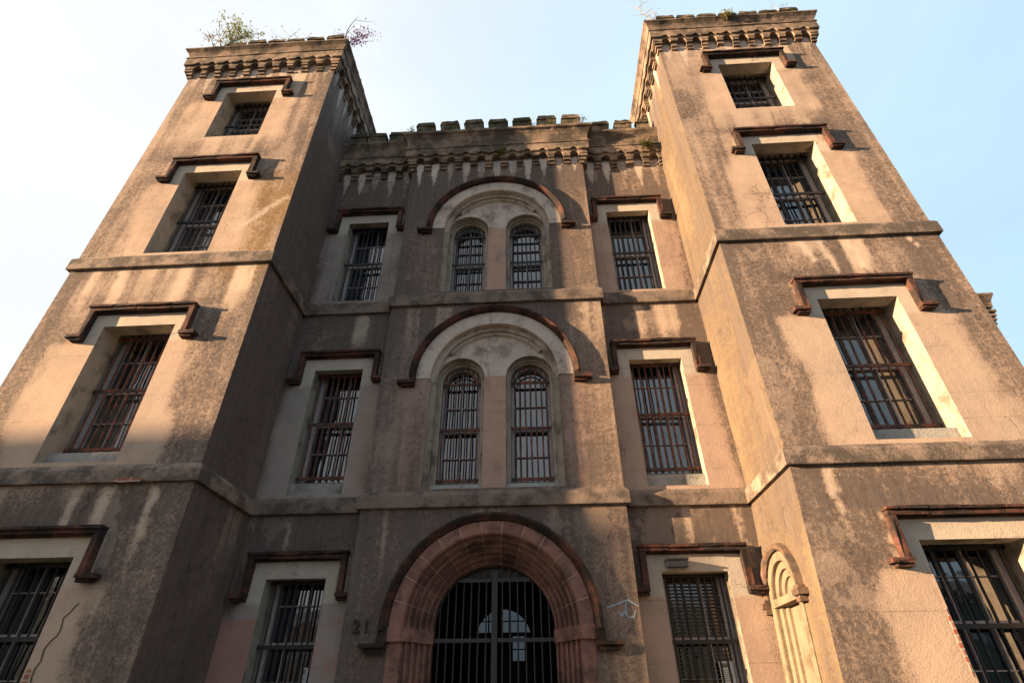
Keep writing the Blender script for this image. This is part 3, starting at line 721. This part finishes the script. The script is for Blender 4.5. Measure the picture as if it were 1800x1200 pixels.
def window(M, wd, depth, iron, nb=7):
    a, b_, z0, z1, row = wd
    sill_h = .30 if row <= 2 else .05
    n = -(depth + .12); fz0, fz1 = z0 + sill_h, z1 + .18; sd = depth * .66
    m = MB(); sash(m, M, a + .003, b_ - .003, fz0, fz1, n); win = m.build('window', M_FRAME, JAIL)
    pane(win, M, a + .06, b_ - .06, fz0 + .02, fz1 - .02, n - .072)
    m = MB(); g = -(depth - .02); gz0, gz1 = z0 + sill_h + .10, z1 - .02
    zm = gz0 + (gz1 - gz0) * .5
    bars(m, M, a + .03, b_ - .03, gz0 - .06, gz1 + .13, g, nb, .0175)
    for z in (gz0, zm, gz1): m.box(M, a + .004, b_ - .004, z - .030, z + .030, g - .014, g + .02)
    m.build('grille', iron, win)
    m = MB()                                                     # reveal: jambs, soffit, floor, closing strip
    r0 = -(depth + .26)
    zh = z1 + .20
    k = 12
    for X in (a, b_):
        for i in range(k):
            q0, q1 = z0 + (z1 - z0) * i / k, z0 + (z1 - z0) * (i + 1) / k
            m.add([M(X, q0, 0), M(X, q1, 0), M(X, q1, r0), M(X, q0, r0)], [(0, 1, 2, 3)])
        m.add([M(X, z1, -sd), M(X, zh, -sd), M(X, zh, r0), M(X, z1, r0)], [(0, 1, 2, 3)])
    for z, n0, n1 in ((z0, 0, r0), (z1, 0, -sd), (zh, -sd, r0)): m.add([M(a, z, n0), M(b_, z, n0), M(b_, z, n1), M(a, z, n1)], [(0, 1, 2, 3)])
    m.add([M(a, z1, -sd), M(b_, z1, -sd), M(b_, zh, -sd), M(a, zh, -sd)], [(0, 1, 2, 3)])
    m.add([M(a, z0, r0), M(b_, z0, r0), M(b_, zh, r0), M(a, zh, r0)], [(0, 1, 2, 3)])
    m.build('reveal', M_REV, win, fixn=True)
    m = MB(); m.prism(lambda u, v, n_: M(n_, v, u), [(-depth * .42, z0 + .012), (-depth * .42, z0 + .82 * sill_h), (-depth * .9, z0 + sill_h), (-(depth + .14), z0 + sill_h), (-(depth + .14), z0 + .012)], a + .004, b_ - .004)
    m.build('sill', M_SILL, win)
    hood(win, M, a, b_, z1)
    return win
WINS = {}
for key, wl, M, dp in (('TL', TW_L, front(T), .46), ('TR', TW_R, front(T), .46), ('WL', WW_L, front(W), .27), ('WR', WW_R, front(W), .27)):
    for wd in wl:
        iron = M_RUST if wd[4] == 2 else M_IRON
        WINS[key, wd[4]] = window(M, wd, dp, iron, 9 if key[0] == 'T' else 8)

m = MB()
for k in range(38):
    z = 1.5 + k * .054; m.box(front(W), 2.78, 3.65, z, z + .014, -.452, -.425)
m.build('blind', plain_mat('dark_blind_slats', (.11, .08, .045), .6), WINS['WR', 1])
# paired round-headed windows under one arch
def twin(zs, zb, iron):
    M = front(0); r1 = 1.335; rw = 1.645
    m = MB(); m.arch(M, AC, zs, [(rw, .0), (rw, .012), (r1 + .005, .012), (r1, 0), (r1, -.14), (r1 - .07, -.14), (r1 - .085, -.12), (r1 - .10, -.14)], zs - .02)
    # the head is pale; the jambs below the springing are built separately in pink
    win = m.build('arched_window', M_PALE, JAIL)
    for s in (-1, 1):
        m = MB(); ja, jb, jz = AC + s * r1, AC + s * (r1 - .10), zs - .02
        for (u0, n0), (u1, n1) in (((ja, 0), (ja, -.14)), ((ja, -.14), (jb, -.14)), ((jb, -.14), (jb, -.6))):
            m.add([M(u0, zb, n0), M(u0, jz, n0), M(u1, jz, n1), M(u1, zb, n1)], [(0, 1, 2, 3)])
        m.build('jamb', M_REV, win)
    # tympanum with two lights
    ry = -.26; off = .735; lr = .505; lz = zs + .10
    outer = arch_loop(AC, zs, r1 - .085, zb, 40)
    holes = [arch_loop(AC + s * off, lz, lr, zb + .01, 24) for s in (-1, 1)]
    pts = []; ed = []
    for l in [outer] + holes:
        st = len(pts); pts += [Vector(p) for p in l]; ed += [(st + i, st + (i + 1) % len(l)) for i in range(len(l))]
    V, E, Fc, *_ = delaunay_2d_cdt(pts, ed, [], 0, 1e-6); V = [tuple(v) for v in V]
    c = np.array([np.mean([V[i] for i in f], axis=0) for f in Fc])
    ok = inside(outer, c[:, 0], c[:, 1])
    for h in holes: ok &= ~inside(h, c[:, 0], c[:, 1])
    m = MB(); m.add([M(u, v, ry) for u, v in V], [tuple(f) for f, q in zip(Fc, ok) if q])
    m.arch(M, AC, zs, [(r1 - .085, ry), (r1 - .085, -.13)], zb, 40)
    m.arch(M, AC, zs, [(r1 - .085, ry), (r1 - .085, ry + .06), (r1 - .16, ry + .075), (r1 - .185, ry)], None, 30, a0=.62, a1=math.pi - .62)
    m.build('tympanum', M_PALE, win)
    # raised archivolts and the pink pier
    m = MB()
    for s in (-1, 1): m.arch(M, AC + s * off, lz, [(lr, ry - .02), (lr, ry + .03), (lr + .09, ry + .03), (lr + .10, ry)], None, 26)
    m.build('archivolt', M_PALE, win)
    m = MB(); pw = off - lr - .002
    m.box(M, AC - pw, AC + pw, zb, lz + .02, ry - .02, ry + .034)
    m.build('pier', M_PINK, win)
    for s in (-1, 1):
        cc = AC + s * off
        m = MB(); m.arch(M, cc, lz, [(lr, ry + .002), (lr, ry - .12), (lr - .05, ry - .12), (lr - .05, ry - .17), (lr - .085, ry - .19), (lr - .085, -.62)], zb, 26)
        m.build('light_reveal', M_REV, win)
        li = lr - .088; g = ry - .23
        m = MB(); topf = lambda u, cc=cc: lz + math.sqrt(max(0, li * li - (u - cc) ** 2)) - .02
        z0 = zb + .32; zt = lz - .02; zm = z0 + (zt - z0) * .5
        bars(m, M, cc - li + .02, cc + li - .02, z0 - .06, 0, g, 7, .016, topf)
        for z in (z0, zm, zt): m.box(M, cc - li, cc + li, z - .028, z + .028, g - .014, g + .018)
        m.arch(M, cc, lz, [(li - .10, g - .01), (li - .10, g + .01), (li - .13, g + .01), (li - .13, g - .01)], None, 16, True)
        m.build('grille', iron, win)
        m = MB(); f = g - .09; fz = zb + .24
        m.box(M, cc - li, cc - li + .08, fz, lz, f - .1, f); m.box(M, cc + li - .08, cc + li, fz, lz, f - .1, f)
        m.box(M, cc - li + .08, cc + li - .08, zm - .03, zm + .03, f - .1, f - .004); m.box(M, cc - .012, cc + .012, fz, lz + .3, f - .09, f - .02)
        m.box(M, cc - li + .08, cc + li - .08, fz, fz + .07, f - .1, f - .004)
        for z in ((fz + zm) / 2, (zm + lz) / 2): m.box(M, cc - li + .08, cc + li - .08, z - .009, z + .009, f - .088, f - .022)
        m.arch(M, cc, lz, [(li + .0, f), (li - .08, f), (li - .08, f - .1), (li, f - .1)], None, 20, True)
        m.build('sash', M_FRAME, win)
        m = MB(); t = random.uniform(-.01, .01)
        l = arch_loop(cc, lz, li - .01, zb, 20); m.add([M(u, v, f - .07 + t * (u - cc)) for u, v in l], [tuple(range(len(l)))]); m.build('pane', M_GLASS, win)
        m = MB(); m.prism(lambda u, v, n_: M(n_, v, u), [(ry + .02, zb), (ry - .02, zb + .14), (ry - .2, zb + .24), (-.6, zb + .25), (-.6, zb)], cc - lr + .004, cc + lr - .004)
        m.build('sill', M_SILL, win)
    # hood mould round the arch with outward feet
    m = MB(); m.arch(M, AC, zs, [(rw, -.02), (rw + .01, .08), (rw + .05, .12), (rw + .10, .15), (rw + .125, .13), (rw + .125, -.02)], None, 44, True)
    for s in (-1, 1):
        X = AC + s * rw
        x0, x1 = sorted((X, X + s * .11)); m.box(M, x0, x1, zs - .1, zs, -.02, .11)
        x0, x1 = sorted((X, X + s * .36)); m.box(M, x0, x1, zs - .17, zs - .10, -.02, .15)
        x0, x1 = sorted((X, X + s * .28)); m.box(M, x0, x1, zs - .22, zs - .17, -.02, .09)
    m.build('hood_mould', M_HOOD, win, jit=.005)
    return win
twin(7.38, 5.0, M_RUST); twin(11.83, 9.70, M_IRON)

# ------------------------------------------------------------------ doorway and gate
M0 = front(0)
prof = [(DOOR_R - .01, -.02), (DOOR_R - .01, .035), (DOOR_R - .20, .035), (DOOR_R - .23, .01)]
ri = DOOR_R - .23; steps = 5; rin = 1.035
for k in range(steps):
    ra = ri + (rin - ri) * k / steps; rb = ri + (rin - ri) * (k + 1) / steps; na = .01 - .56 * k / steps; nb_ = .01 - .56 * (k + 1) / steps
    prof += [(ra - .004, na - .075), (ra - .02, na - .092), (ra - .05, na - .06), (rb + .022, nb_ + .02), (rb + .012, nb_ + .012), (rb, nb_)]
prof += [(rin, -.57), (rin, -.72)]
m = MB()
for k in range(13):
    m.arch(M0, AC, DOOR_Z, [(r + random.uniform(-.004, .004), n) for r, n in prof], None, 5, a0=math.pi * k / 13 + .0012, a1=math.pi * (k + 1) / 13 - .0012)
door = m.build('doorway', M_DOOR, JAIL)
island_tone(M_DOOR, .74, 1.18)
m = MB()
for k in range(1, 13):
    a = math.pi * k / 13
    seg = [(r, n + .0035) for r, n in prof[1:]]
    m.arch(M0, AC, DOOR_Z, seg, None, 1, a0=a - .0045, a1=a + .0045)
m.build('mortar_joint', M_JOINT, door, fixn=False)
pj = [(r + .0, n - .03) for r, n in prof]
for s in (-1, 1):
    m = MB(); vs = []
    for z in (0, DOOR_Z - .19):
        for r, n in pj: vs.append(M0(AC + s * r, z, n))
    k = len(pj); m.add(vs, [(i, i + 1, k + i + 1, k + i) for i in range(k - 1)])
    m.build('pilaster', M_DOOR, door)
for s in (-1, 1):
    m = MB(); poly = [(DOOR_R - .0, .06), (DOOR_R - .21, .06), (rin - .02, -.55), (rin - .02, -.75), (DOOR_R, -.75)]
    vs = [M0(AC + s * r, z, n) for z in (DOOR_Z - .20, DOOR_Z - .0) for r, n in poly]; k = len(poly)
    m.add(vs, [tuple(range(k)), tuple(range(k, 2 * k))] + [(i, (i + 1) % k, k + (i + 1) % k, k + i) for i in range(k)])
    m.build('impost', M_DOOR, door, jit=.006, sub=2)
m = MB(); r0 = DOOR_R
m.arch(M0, AC, DOOR_Z, [(r0, -.02), (r0 + .005, .06), (r0 + .04, .10), (r0 + .08, .14), (r0 + .12, .135), (r0 + .135, .10), (r0 + .135, -.02)], DOOR_Z - .06, 56, True)
for s in (-1, 1):
    X = AC + s * r0
    x0, x1 = sorted((X + s * .005, X + s * .15)); m.box(M0, x0, x1, DOOR_Z - .24, DOOR_Z - .06, -.02, .10)
    x0, x1 = sorted((X + s * .005, X + s * .42)); m.box(M0, x0, x1, DOOR_Z - .29, DOOR_Z - .24, -.02, .15)
    x0, x1 = sorted((X + s * .005, X + s * .33)); m.box(M0, x0, x1, DOOR_Z - .36, DOOR_Z - .29, -.02, .10)
m.build('hood_mould', M_HOOD, door, jit=.006)
# gate: two barred leaves on a heavy middle stile
gy = -.66; GR = .975
gate = MB(); gate.box(M0, AC - .045, AC + .055, 0, DOOR_Z + .95, gy - .03, gy + .03); gt = gate.build('gate', M_GATE, JAIL)
gtop = lambda u: DOOR_Z + math.sqrt(max(0, 1.03 ** 2 - (u - AC) ** 2))
for s in (-1, 1):
    m = MB()
    x0, x1 = sorted((AC + s * .06, AC + s * 1.015))
    for i in range(7):
        u = AC + s * (.06 + .97 * (i + .6) / 7.3); m.tube([M0(u, .1, gy), M0(u, gtop(u), gy)], .0145, 6)
    for z in (.15, 1.95, 2.62): m.box(M0, x0, x1, z - .03, z + .03, gy - .02, gy + .018)
    q = math.sqrt(1.02 ** 2 - .80 ** 2); x0, x1 = sorted((AC + s * .06, AC + s * q)); m.box(M0, x0, x1, DOOR_Z + .76, DOOR_Z + .82, gy - .02, gy + .018)
    m.build('gate_leaf', M_GATE, gt)
for k in range(1): pass
m = MB()
l = [(AC + 1.0 * math.cos(math.pi * (i / 40)), DOOR_Z + 1.0 * math.sin(math.pi * i / 40)) for i in range(41)]
l = [p for p in l if p[1] > DOOR_Z + .80]
m.prism(M0, l, gy - .07, gy - .055); m.build('transom_panel', plain_mat('grey_panel', (.07, .065, .06), .8), gt)

# ------------------------------------------------------------------ niche in the right tower's side
def lean_x(z): return RT[0] - .062 * max(0, 4.62 - z)
MN = lambda u, v, n: (lean_x(v) - n, u, v)
m = MB(); m.arch(MN, NC, NZ, [(.60, .0), (.60, .02), (.475, .02), (.47, 0), (.47, -.045), (.36, -.05), (.355, -.095), (.25, -.10), (.245, -.14), (0.001, -.14)], .4, 24)
niche = m.build('niche', stone_mat('cream_niche_plaster', (.22, .175, .125), (.17, .138, .10), (.105, .085, .062), .42), JAIL)
m = MB(); m.box(MN, NC - .50, NC + .50, NZ - .13, NZ - .02, -.2, .035); m.build('impost', niche.data.materials[0], niche)
m = MB(); m.arch(MN, NC, NZ, [(.62, -.02), (.62, .05), (.65, .09), (.71, .10), (.73, -.02)], None, 30, True)
for s in (-1, 1):
    X = NC + s * .61; x0, x1 = sorted((X, X + s * .15)); m.box(MN, x0, x1, NZ - .2, NZ + .01, -.02, .11)
    x0, x1 = sorted((X, X + s * .22)); m.box(MN, x0, x1, NZ - .12, NZ - .04, -.02, .15)
m.build('hood_mould', stone_mat('brown_niche_hood', (.17, .105, .075), (.12, .08, .06), (.06, .048, .04), .48), niche, jit=.006)

# ------------------------------------------------------------------ writing and marks
cu = bpy.data.curves.new('numerals', 'FONT'); cu.body = '21'; cu.size = .27; cu.extrude = .02; cu.space_character = 1.15
tmp = bpy.data.objects.new('numerals', cu); COL.objects.link(tmp); bpy.context.view_layer.update()
me = bpy.data.meshes.new_from_object(tmp.evaluated_get(bpy.context.evaluated_depsgraph_get())); bpy.data.objects.remove(tmp)
me.materials.append(M_IRON); num = bpy.data.objects.new('house_number', me); COL.objects.link(num)
num.rotation_euler = (math.radians(90), 0, 0); num.location = (-2.42, -.022, 2.69); num.parent = JAIL
def stroke(m, M, pts, w_, n):
    for (a, b_), (c, d) in zip(pts[:-1], pts[1:]):
        L = math.hypot(c - a, d - b_); px, py = -(d - b_) / L * w_ / 2, (c - a) / L * w_ / 2
        n += .0004
        m.add([M(a + px, b_ + py, n), M(c + px, d + py, n), M(c - px, d - py, n), M(a - px, b_ - py, n)], [(0, 1, 2, 3)])
m = MB(); G = lambda x, y: (1.66 + (x - 1510) / 180 * .52, 3.13 - (y - 725) / 130 * .31)
for q in ([(1512, 780), (1560, 765), (1630, 735)], [(1628, 733), (1690, 778)], [(1625, 738), (1612, 790), (1620, 822)], [(1575, 808), (1588, 832), (1612, 800)], [(1606, 812), (1628, 842), (1656, 840), (1668, 800)]):
    stroke(m, M0, [G(*p) for p in q], .018, .005)
m.build('chalk_graffiti', plain_mat('pale_blue_chalk', (.38, .48, .58), .9, 0, .4, 60), JAIL, fixn=False)
# crack and broken render with brick showing
rc = random.Random(4)
m = MB(); pts = [(-5.82, 2.93)]
while pts[-1][1] > 1.9: pts.append((pts[-1][0] - .019 + rc.uniform(-.05, .05), pts[-1][1] - rc.uniform(.05, .1)))
stroke(m, front(T), pts, .016, .004); m.build('crack', plain_mat('crack_gap', (.03, .025, .022), 1), TOWER_L, fixn=False)
def blob(c, a, b_, k=18, seed=1):
    r = random.Random(seed); return [(c[0] + a * math.cos(t) * r.uniform(.6, 1), c[1] + b_ * math.sin(t) * r.uniform(.6, 1)) for t in [2 * math.pi * i / k for i in range(k)]]
m = MB(); m.prism(front(T), blob((-6.13, 2.05), .05, .13, seed=3), -.01, .006); m.build('exposed_brick', M_BRICK, TOWER_L)
m = MB(); m.prism(front(T), blob((5.80, 2.35), .03, .42, seed=5), -.01, .006); m.build('exposed_brick', M_BRICK, TOWER_R)
m = MB(); m.prism(front(T - .087), blob((-5.78, 4.67), .30, .05, seed=6), -.01, .006); m.build('broken_render', M_BRICK, TOWER_L)

# ------------------------------------------------------------------ fittings on the front
MW = front(W)
lamp = empty('wall_light', (2.92, W, 3.66)); tag(lamp, 'small dark box light fixed to the pale head of the right ground floor window', 'wall light')
ML = lambda u, v, n: (u, -n, v)
m = MB(); m.box(ML, -.17, .17, -.055, .05, .03, .16); m.build('housing', M_GATE, lamp)
m = MB(); m.box(ML, -.185, .185, .05, .075, .0, .18); m.build('cover', M_IRON, lamp)
m = MB(); m.box(ML, -.05, .05, -.03, .03, 0, .03); m.build('bracket', M_IRON, lamp)
PAPER = plain_mat('white_paper', (.62, .64, .66), .7, 0, .1); INK = plain_mat('grey_ink', (.16, .17, .18), .8)
def notice(x, z, w_, h, label):
    e = empty('notice', (x, W + .345, z)); tag(e, label, 'notice', 'paper notices in the ground floor windows')
    m = MB(); m.box(ML, -w_ / 2, w_ / 2, -h / 2, h / 2, .0, .003); m.build('sheet', PAPER, e)
    m = MB(); m.box(ML, -w_ * .36, w_ * .1, h * .22, h * .42, .0031, .0045)
    for k in range(6): m.box(ML, -w_ * .4, w_ * random.uniform(.1, .38), h * (.1 - .09 * k), h * (.1 - .09 * k) + .008, .0031, .0045)
    m.build('print', INK, e)
notice(3.52, 2.12, .22, .31, 'white printed sheet taped inside the right ground floor window')
notice(-3.30, 2.08, .12, .34, 'narrow bluish white sheet behind the bars of the left ground floor window')

# ------------------------------------------------------------------ plants rooted in the masonry
def leaf_mat(name, a, b_):
    m, nt, bs = new_mat(name); n = noise(nt, 9, 3, .6)
    nt.links.new(mix(nt, ramp(nt, n, .35, .65), a, b_), bs.inputs['Base Color']); bs.inputs['Roughness'].default_value = .6
    bs.inputs['Transmission Weight'].default_value = .35; bs.inputs['IOR'].default_value = 1.05
    return m
L_YEL = leaf_mat('yellow_green_leaf', (.42, .36, .06), (.26, .27, .05)); L_GRN = leaf_mat('green_leaf', (.09, .14, .03), (.16, .17, .04))
L_PNK = leaf_mat('pink_blossom', (.38, .09, .22), (.12, .05, .08)); L_BRN = leaf_mat('dry_leaf', (.18, .14, .09), (.09, .08, .05))
BARK = plain_mat('grey_bark', (.16, .13, .11), .9); BARKP = plain_mat('pale_dry_stem', (.34, .28, .25), .9)
def leafs(m, p, k, spread, size, r):
    for _ in range(k):
        c = p + Vector((r.gauss(0, spread), r.gauss(0, spread), r.gauss(0, spread)))
        d = Vector((r.uniform(-1, 1), r.uniform(-1, 1), r.uniform(-.6, 1))).normalized(); s = d.orthogonal().normalized(); L = size * r.uniform(.6, 1.3)
        m.add([c - d * L, c + s * L * .4, c + d * L, c - s * L * .4], [(0, 1, 2, 3)])
def plant(name, loc, label, cat, stems, leaf, bark, seed, group=None):
    group = group or {'dry_weed': 'dry weeds on the tower tops', 'fern': 'ferns rooted in the cornices'}.get(name)
    """stems: (lean x, lean y, height, leaves per node, leaf size, spread, branches)"""
    e = empty(name, loc); tag(e, label, cat, group); r = random.Random(seed); lm = MB()
    for lx, ly, h, nl, ls, sp, nb in stems:
        m = MB(); pts = []; k = 7
        ph = r.uniform(0, 6)
        for i in range(k + 1):
            t = i / k; pts.append(Vector((lx * t ** 1.3 + .04 * h * math.sin(ph + 4 * t), ly * t + .03 * h * math.cos(ph + 3 * t), h * t)))
        m.tube(pts, .012 + .006 * h, 5, .004)
        for _ in range(nb):
            i = r.randint(2, k - 1); d = Vector((r.uniform(-1, 1) + lx * .3, r.uniform(-.7, .7), r.uniform(.2, 1))).normalized() * h * r.uniform(.18, .4)
            q = [pts[i], pts[i] + d * .5 + Vector((0, 0, -.02)), pts[i] + d]
            m.tube(q, .008, 4, .003)
            for u in q[1:]: leafs(lm, u, nl, sp, ls, r)
        for u in pts[3:]: leafs(lm, u, nl, sp, ls, r)
        m.build('stem', bark, e)
    if lm.v: lm.build('foliage', leaf, e, fixn=False)
    return e
zt = TTOP + .02
plant('sapling', (-8.30, T - .12, zt), 'yellow green leafy sapling growing on the left tower top', 'sapling', [(.0, .05, 1.9, 22, .045, .085, 8), (.12, .0, 1.5, 16, .04, .08, 6), (.5, 0, 1.3, 3, .035, .08, 6)], L_YEL, BARK, 2)
plant('bare_shrub', (-8.50, T - .10, zt), 'nearly bare twiggy shrub beside the yellow green sapling', 'shrub', [(-.9, 0, 1.6, 1, .03, .08, 9), (-.5, .1, 1.7, 1, .028, .08, 7), (.9, 0, 1.2, 2, .03, .08, 8)], L_BRN, BARK, 5)
plant('dry_weed', (-6.70, T + .1, zt), 'faint dry grass stems in the middle of the left tower top', 'weed', [(-.45, 0, 1.3, 2, .03, .05, 4), (.3, 0, 1.5, 2, .03, .06, 5), (.8, 0, 1.1, 2, .03, .06, 5)], L_BRN, BARKP, 8)
plant('flowering_weed', (-4.60, T - .1, zt), 'pink flowering weed on the inner corner of the left tower top', 'weed', [(.05, 0, 1.9, 1, .02, .04, 3), (.75, 0, .7, 7, .05, .09, 8), (.5, 0, .45, 5, .05, .09, 5), (-.2, 0, .6, 4, .04, .08, 4)], L_PNK, BARK, 11)
plant('dry_weed', (4.45, T - .1, zt), 'pale forked dry stems on the inner corner of the right tower top', 'weed', [(-.35, 0, 1.3, 1, .03, .06, 6), (.25, .1, 1.2, 1, .03, .06, 6), (-.05, 0, .9, 1, .03, .06, 4)], L_BRN, BARKP, 14)
plant('dry_weed', (8.20, T - .1, zt), 'pale dry twig near the outer corner of the right tower top', 'weed', [(-.15, 0, .9, 2, .03, .07, 6), (.15, 0, .7, 2, .03, .07, 4)], L_BRN, BARKP, 17)
plant('fern', (6.42, T - .30, 17.62), 'small yellow green fern sprouting from the right tower cornice', 'fern', [(-.1, -.08, .20, 9, .04, .05, 3), (.08, -.06, .26, 9, .04, .05, 3)], L_YEL, BARK, 20)
plant('fern', (4.02, W - .22, 14.62), 'green and orange fern hanging in the corner corbels beside the right tower', 'fern', [(-.12, -.1, .25, 14, .04, .06, 4), (.1, -.1, .2, 14, .04, .06, 3)], L_GRN, BARK, 23)
plant('fern', (-.05, -.17, 14.45), 'small green fern among the corbels above the upper arch', 'fern', [(-.1, -.08, .16, 9, .035, .05, 3), (.08, -.06, .2, 9, .035, .05, 3)], L_GRN, BARK, 26)
rr = random.Random(31)
for k, (x, lab) in enumerate(((-2.66, 'tuft of grass at the left end of the battlement over the entrance'), (-1.6, 'tuft of grass between the second and third merlons over the entrance'), (.75, 'tuft of grass on the fifth merlon gap over the entrance'), (1.35, 'thicker tuft of weeds by the sixth merlon over the entrance'), (2.25, 'tuft of weeds at the right end of the battlement over the entrance'))):
    plant('weed_tuft', (x, -.24, PTOP + .02), lab, 'weed', [(rr.uniform(-.15, .15), 0, rr.uniform(.15, .42), 4, .028, .04, 2) for _ in range(4)], L_GRN, BARK, 40 + k, 'weeds on the battlement over the entrance')

# ------------------------------------------------------------------ houses across the street, seen only as reflections, and an unseen block added to shadow the left tower
def house(loc, w_, d, h, mat, label, roof=1.8):
    e = empty('town_house', loc); tag(e, label, 'house', 'town houses across the street')
    m = MB(); m.add([(-w_ / 2, -d / 2, 0), (w_ / 2, -d / 2, 0), (w_ / 2, d / 2, 0), (-w_ / 2, d / 2, 0), (-w_ / 2, -d / 2, h), (w_ / 2, -d / 2, h), (w_ / 2, d / 2, h), (-w_ / 2, d / 2, h)],
                    [(0, 1, 5, 4), (1, 2, 6, 5), (2, 3, 7, 6), (3, 0, 4, 7)]); m.build('wall', mat, e)
    m = MB(); q = .25
    m.add([(-w_ / 2 - q, -d / 2 - q, h), (w_ / 2 + q, -d / 2 - q, h), (w_ / 2 + q, d / 2 + q, h), (-w_ / 2 - q, d / 2 + q, h), (-w_ / 2 + d * .4, 0, h + roof), (w_ / 2 - d * .4, 0, h + roof)],
          [(0, 1, 5, 4), (1, 2, 5), (2, 3, 4, 5), (3, 0, 4), (3, 2, 1, 0)]); m.build('roof', plain_mat('slate_roof', (.10, .10, .11), .8), e)
    MH = lambda u, v, n: (u, d / 2 + n, v)
    for st in range(int(h // 3.2)):
        for k in range(int(w_ // 2.6)):
            u = -w_ / 2 + 1.5 + k * 2.6; m = MB(); sash(m, MH, u - .5, u + .5, .9 + st * 3.2, 2.6 + st * 3.2, .03); f = m.build('window', M_FRAME, e)
            m = MB(); m.box(MH, u - .45, u + .45, .95 + st * 3.2, 2.55 + st * 3.2, -.02, .012); m.build('pane', M_GLASS, f)
RB = brick_mat('street_brick', (.30, .17, .11), (.24, .12, .08), (.38, .33, .28))
CL = plain_mat('beige_clapboard', (.45, .37, .24), .8); CG = plain_mat('dark_painted_boards', (.07, .085, .07), .8)
house((-14, -29, 0), 13, 9, 7.0, RB, 'brown brick town house across the street facing the prison left wing')
house((-32, -29, 0), 14, 9, 7.4, CL, 'beige town house across the street facing the prison left tower')
house((9, -29, 0), 12, 9, 7.0, CL, 'beige town house across the street facing the prison right wing')
house((27, -29, 0), 14, 9, 7.4, CG, 'dark boarded town house across the street facing the prison right tower')
YM = -13.0; XM = 2.45 + 3.77 * YM  # unseen block, placed and shaped for the shadow on the left tower
sh_ = empty('shadow_caster', (XM - 9, YM, 0)); tag(sh_, 'unseen lean-to brick block added down the street to shadow the left tower', 'shadow_caster')
hw = 5.56 + .71 * (T - YM); hb_ = hw - 6.2
m = MB(); m.prism(lambda u, v, n: (n, u, v), [(0, 0), (7, 0), (7, hb_ - .35), (0, hw - .35)], -9, 9); m.build('wall', RB, sh_)
m = MB(); m.prism(lambda u, v, n: (n, u, v), [(0, hw - .33), (7.2, hb_ - .51), (7.2, hb_ - .2), (0, hw)], -9, 9); m.build('roof', bpy.data.materials['slate_roof'], sh_)
MS = lambda u, v, n: (u, -n, v)
for st in range(3):
    for k in range(6):
        u = -7.5 + k * 3; m = MB(); sash(m, MS, u - .5, u + .5, 1.2 + st * 3.8, 3.2 + st * 3.8, .03); f = m.build('window', M_FRAME, sh_)
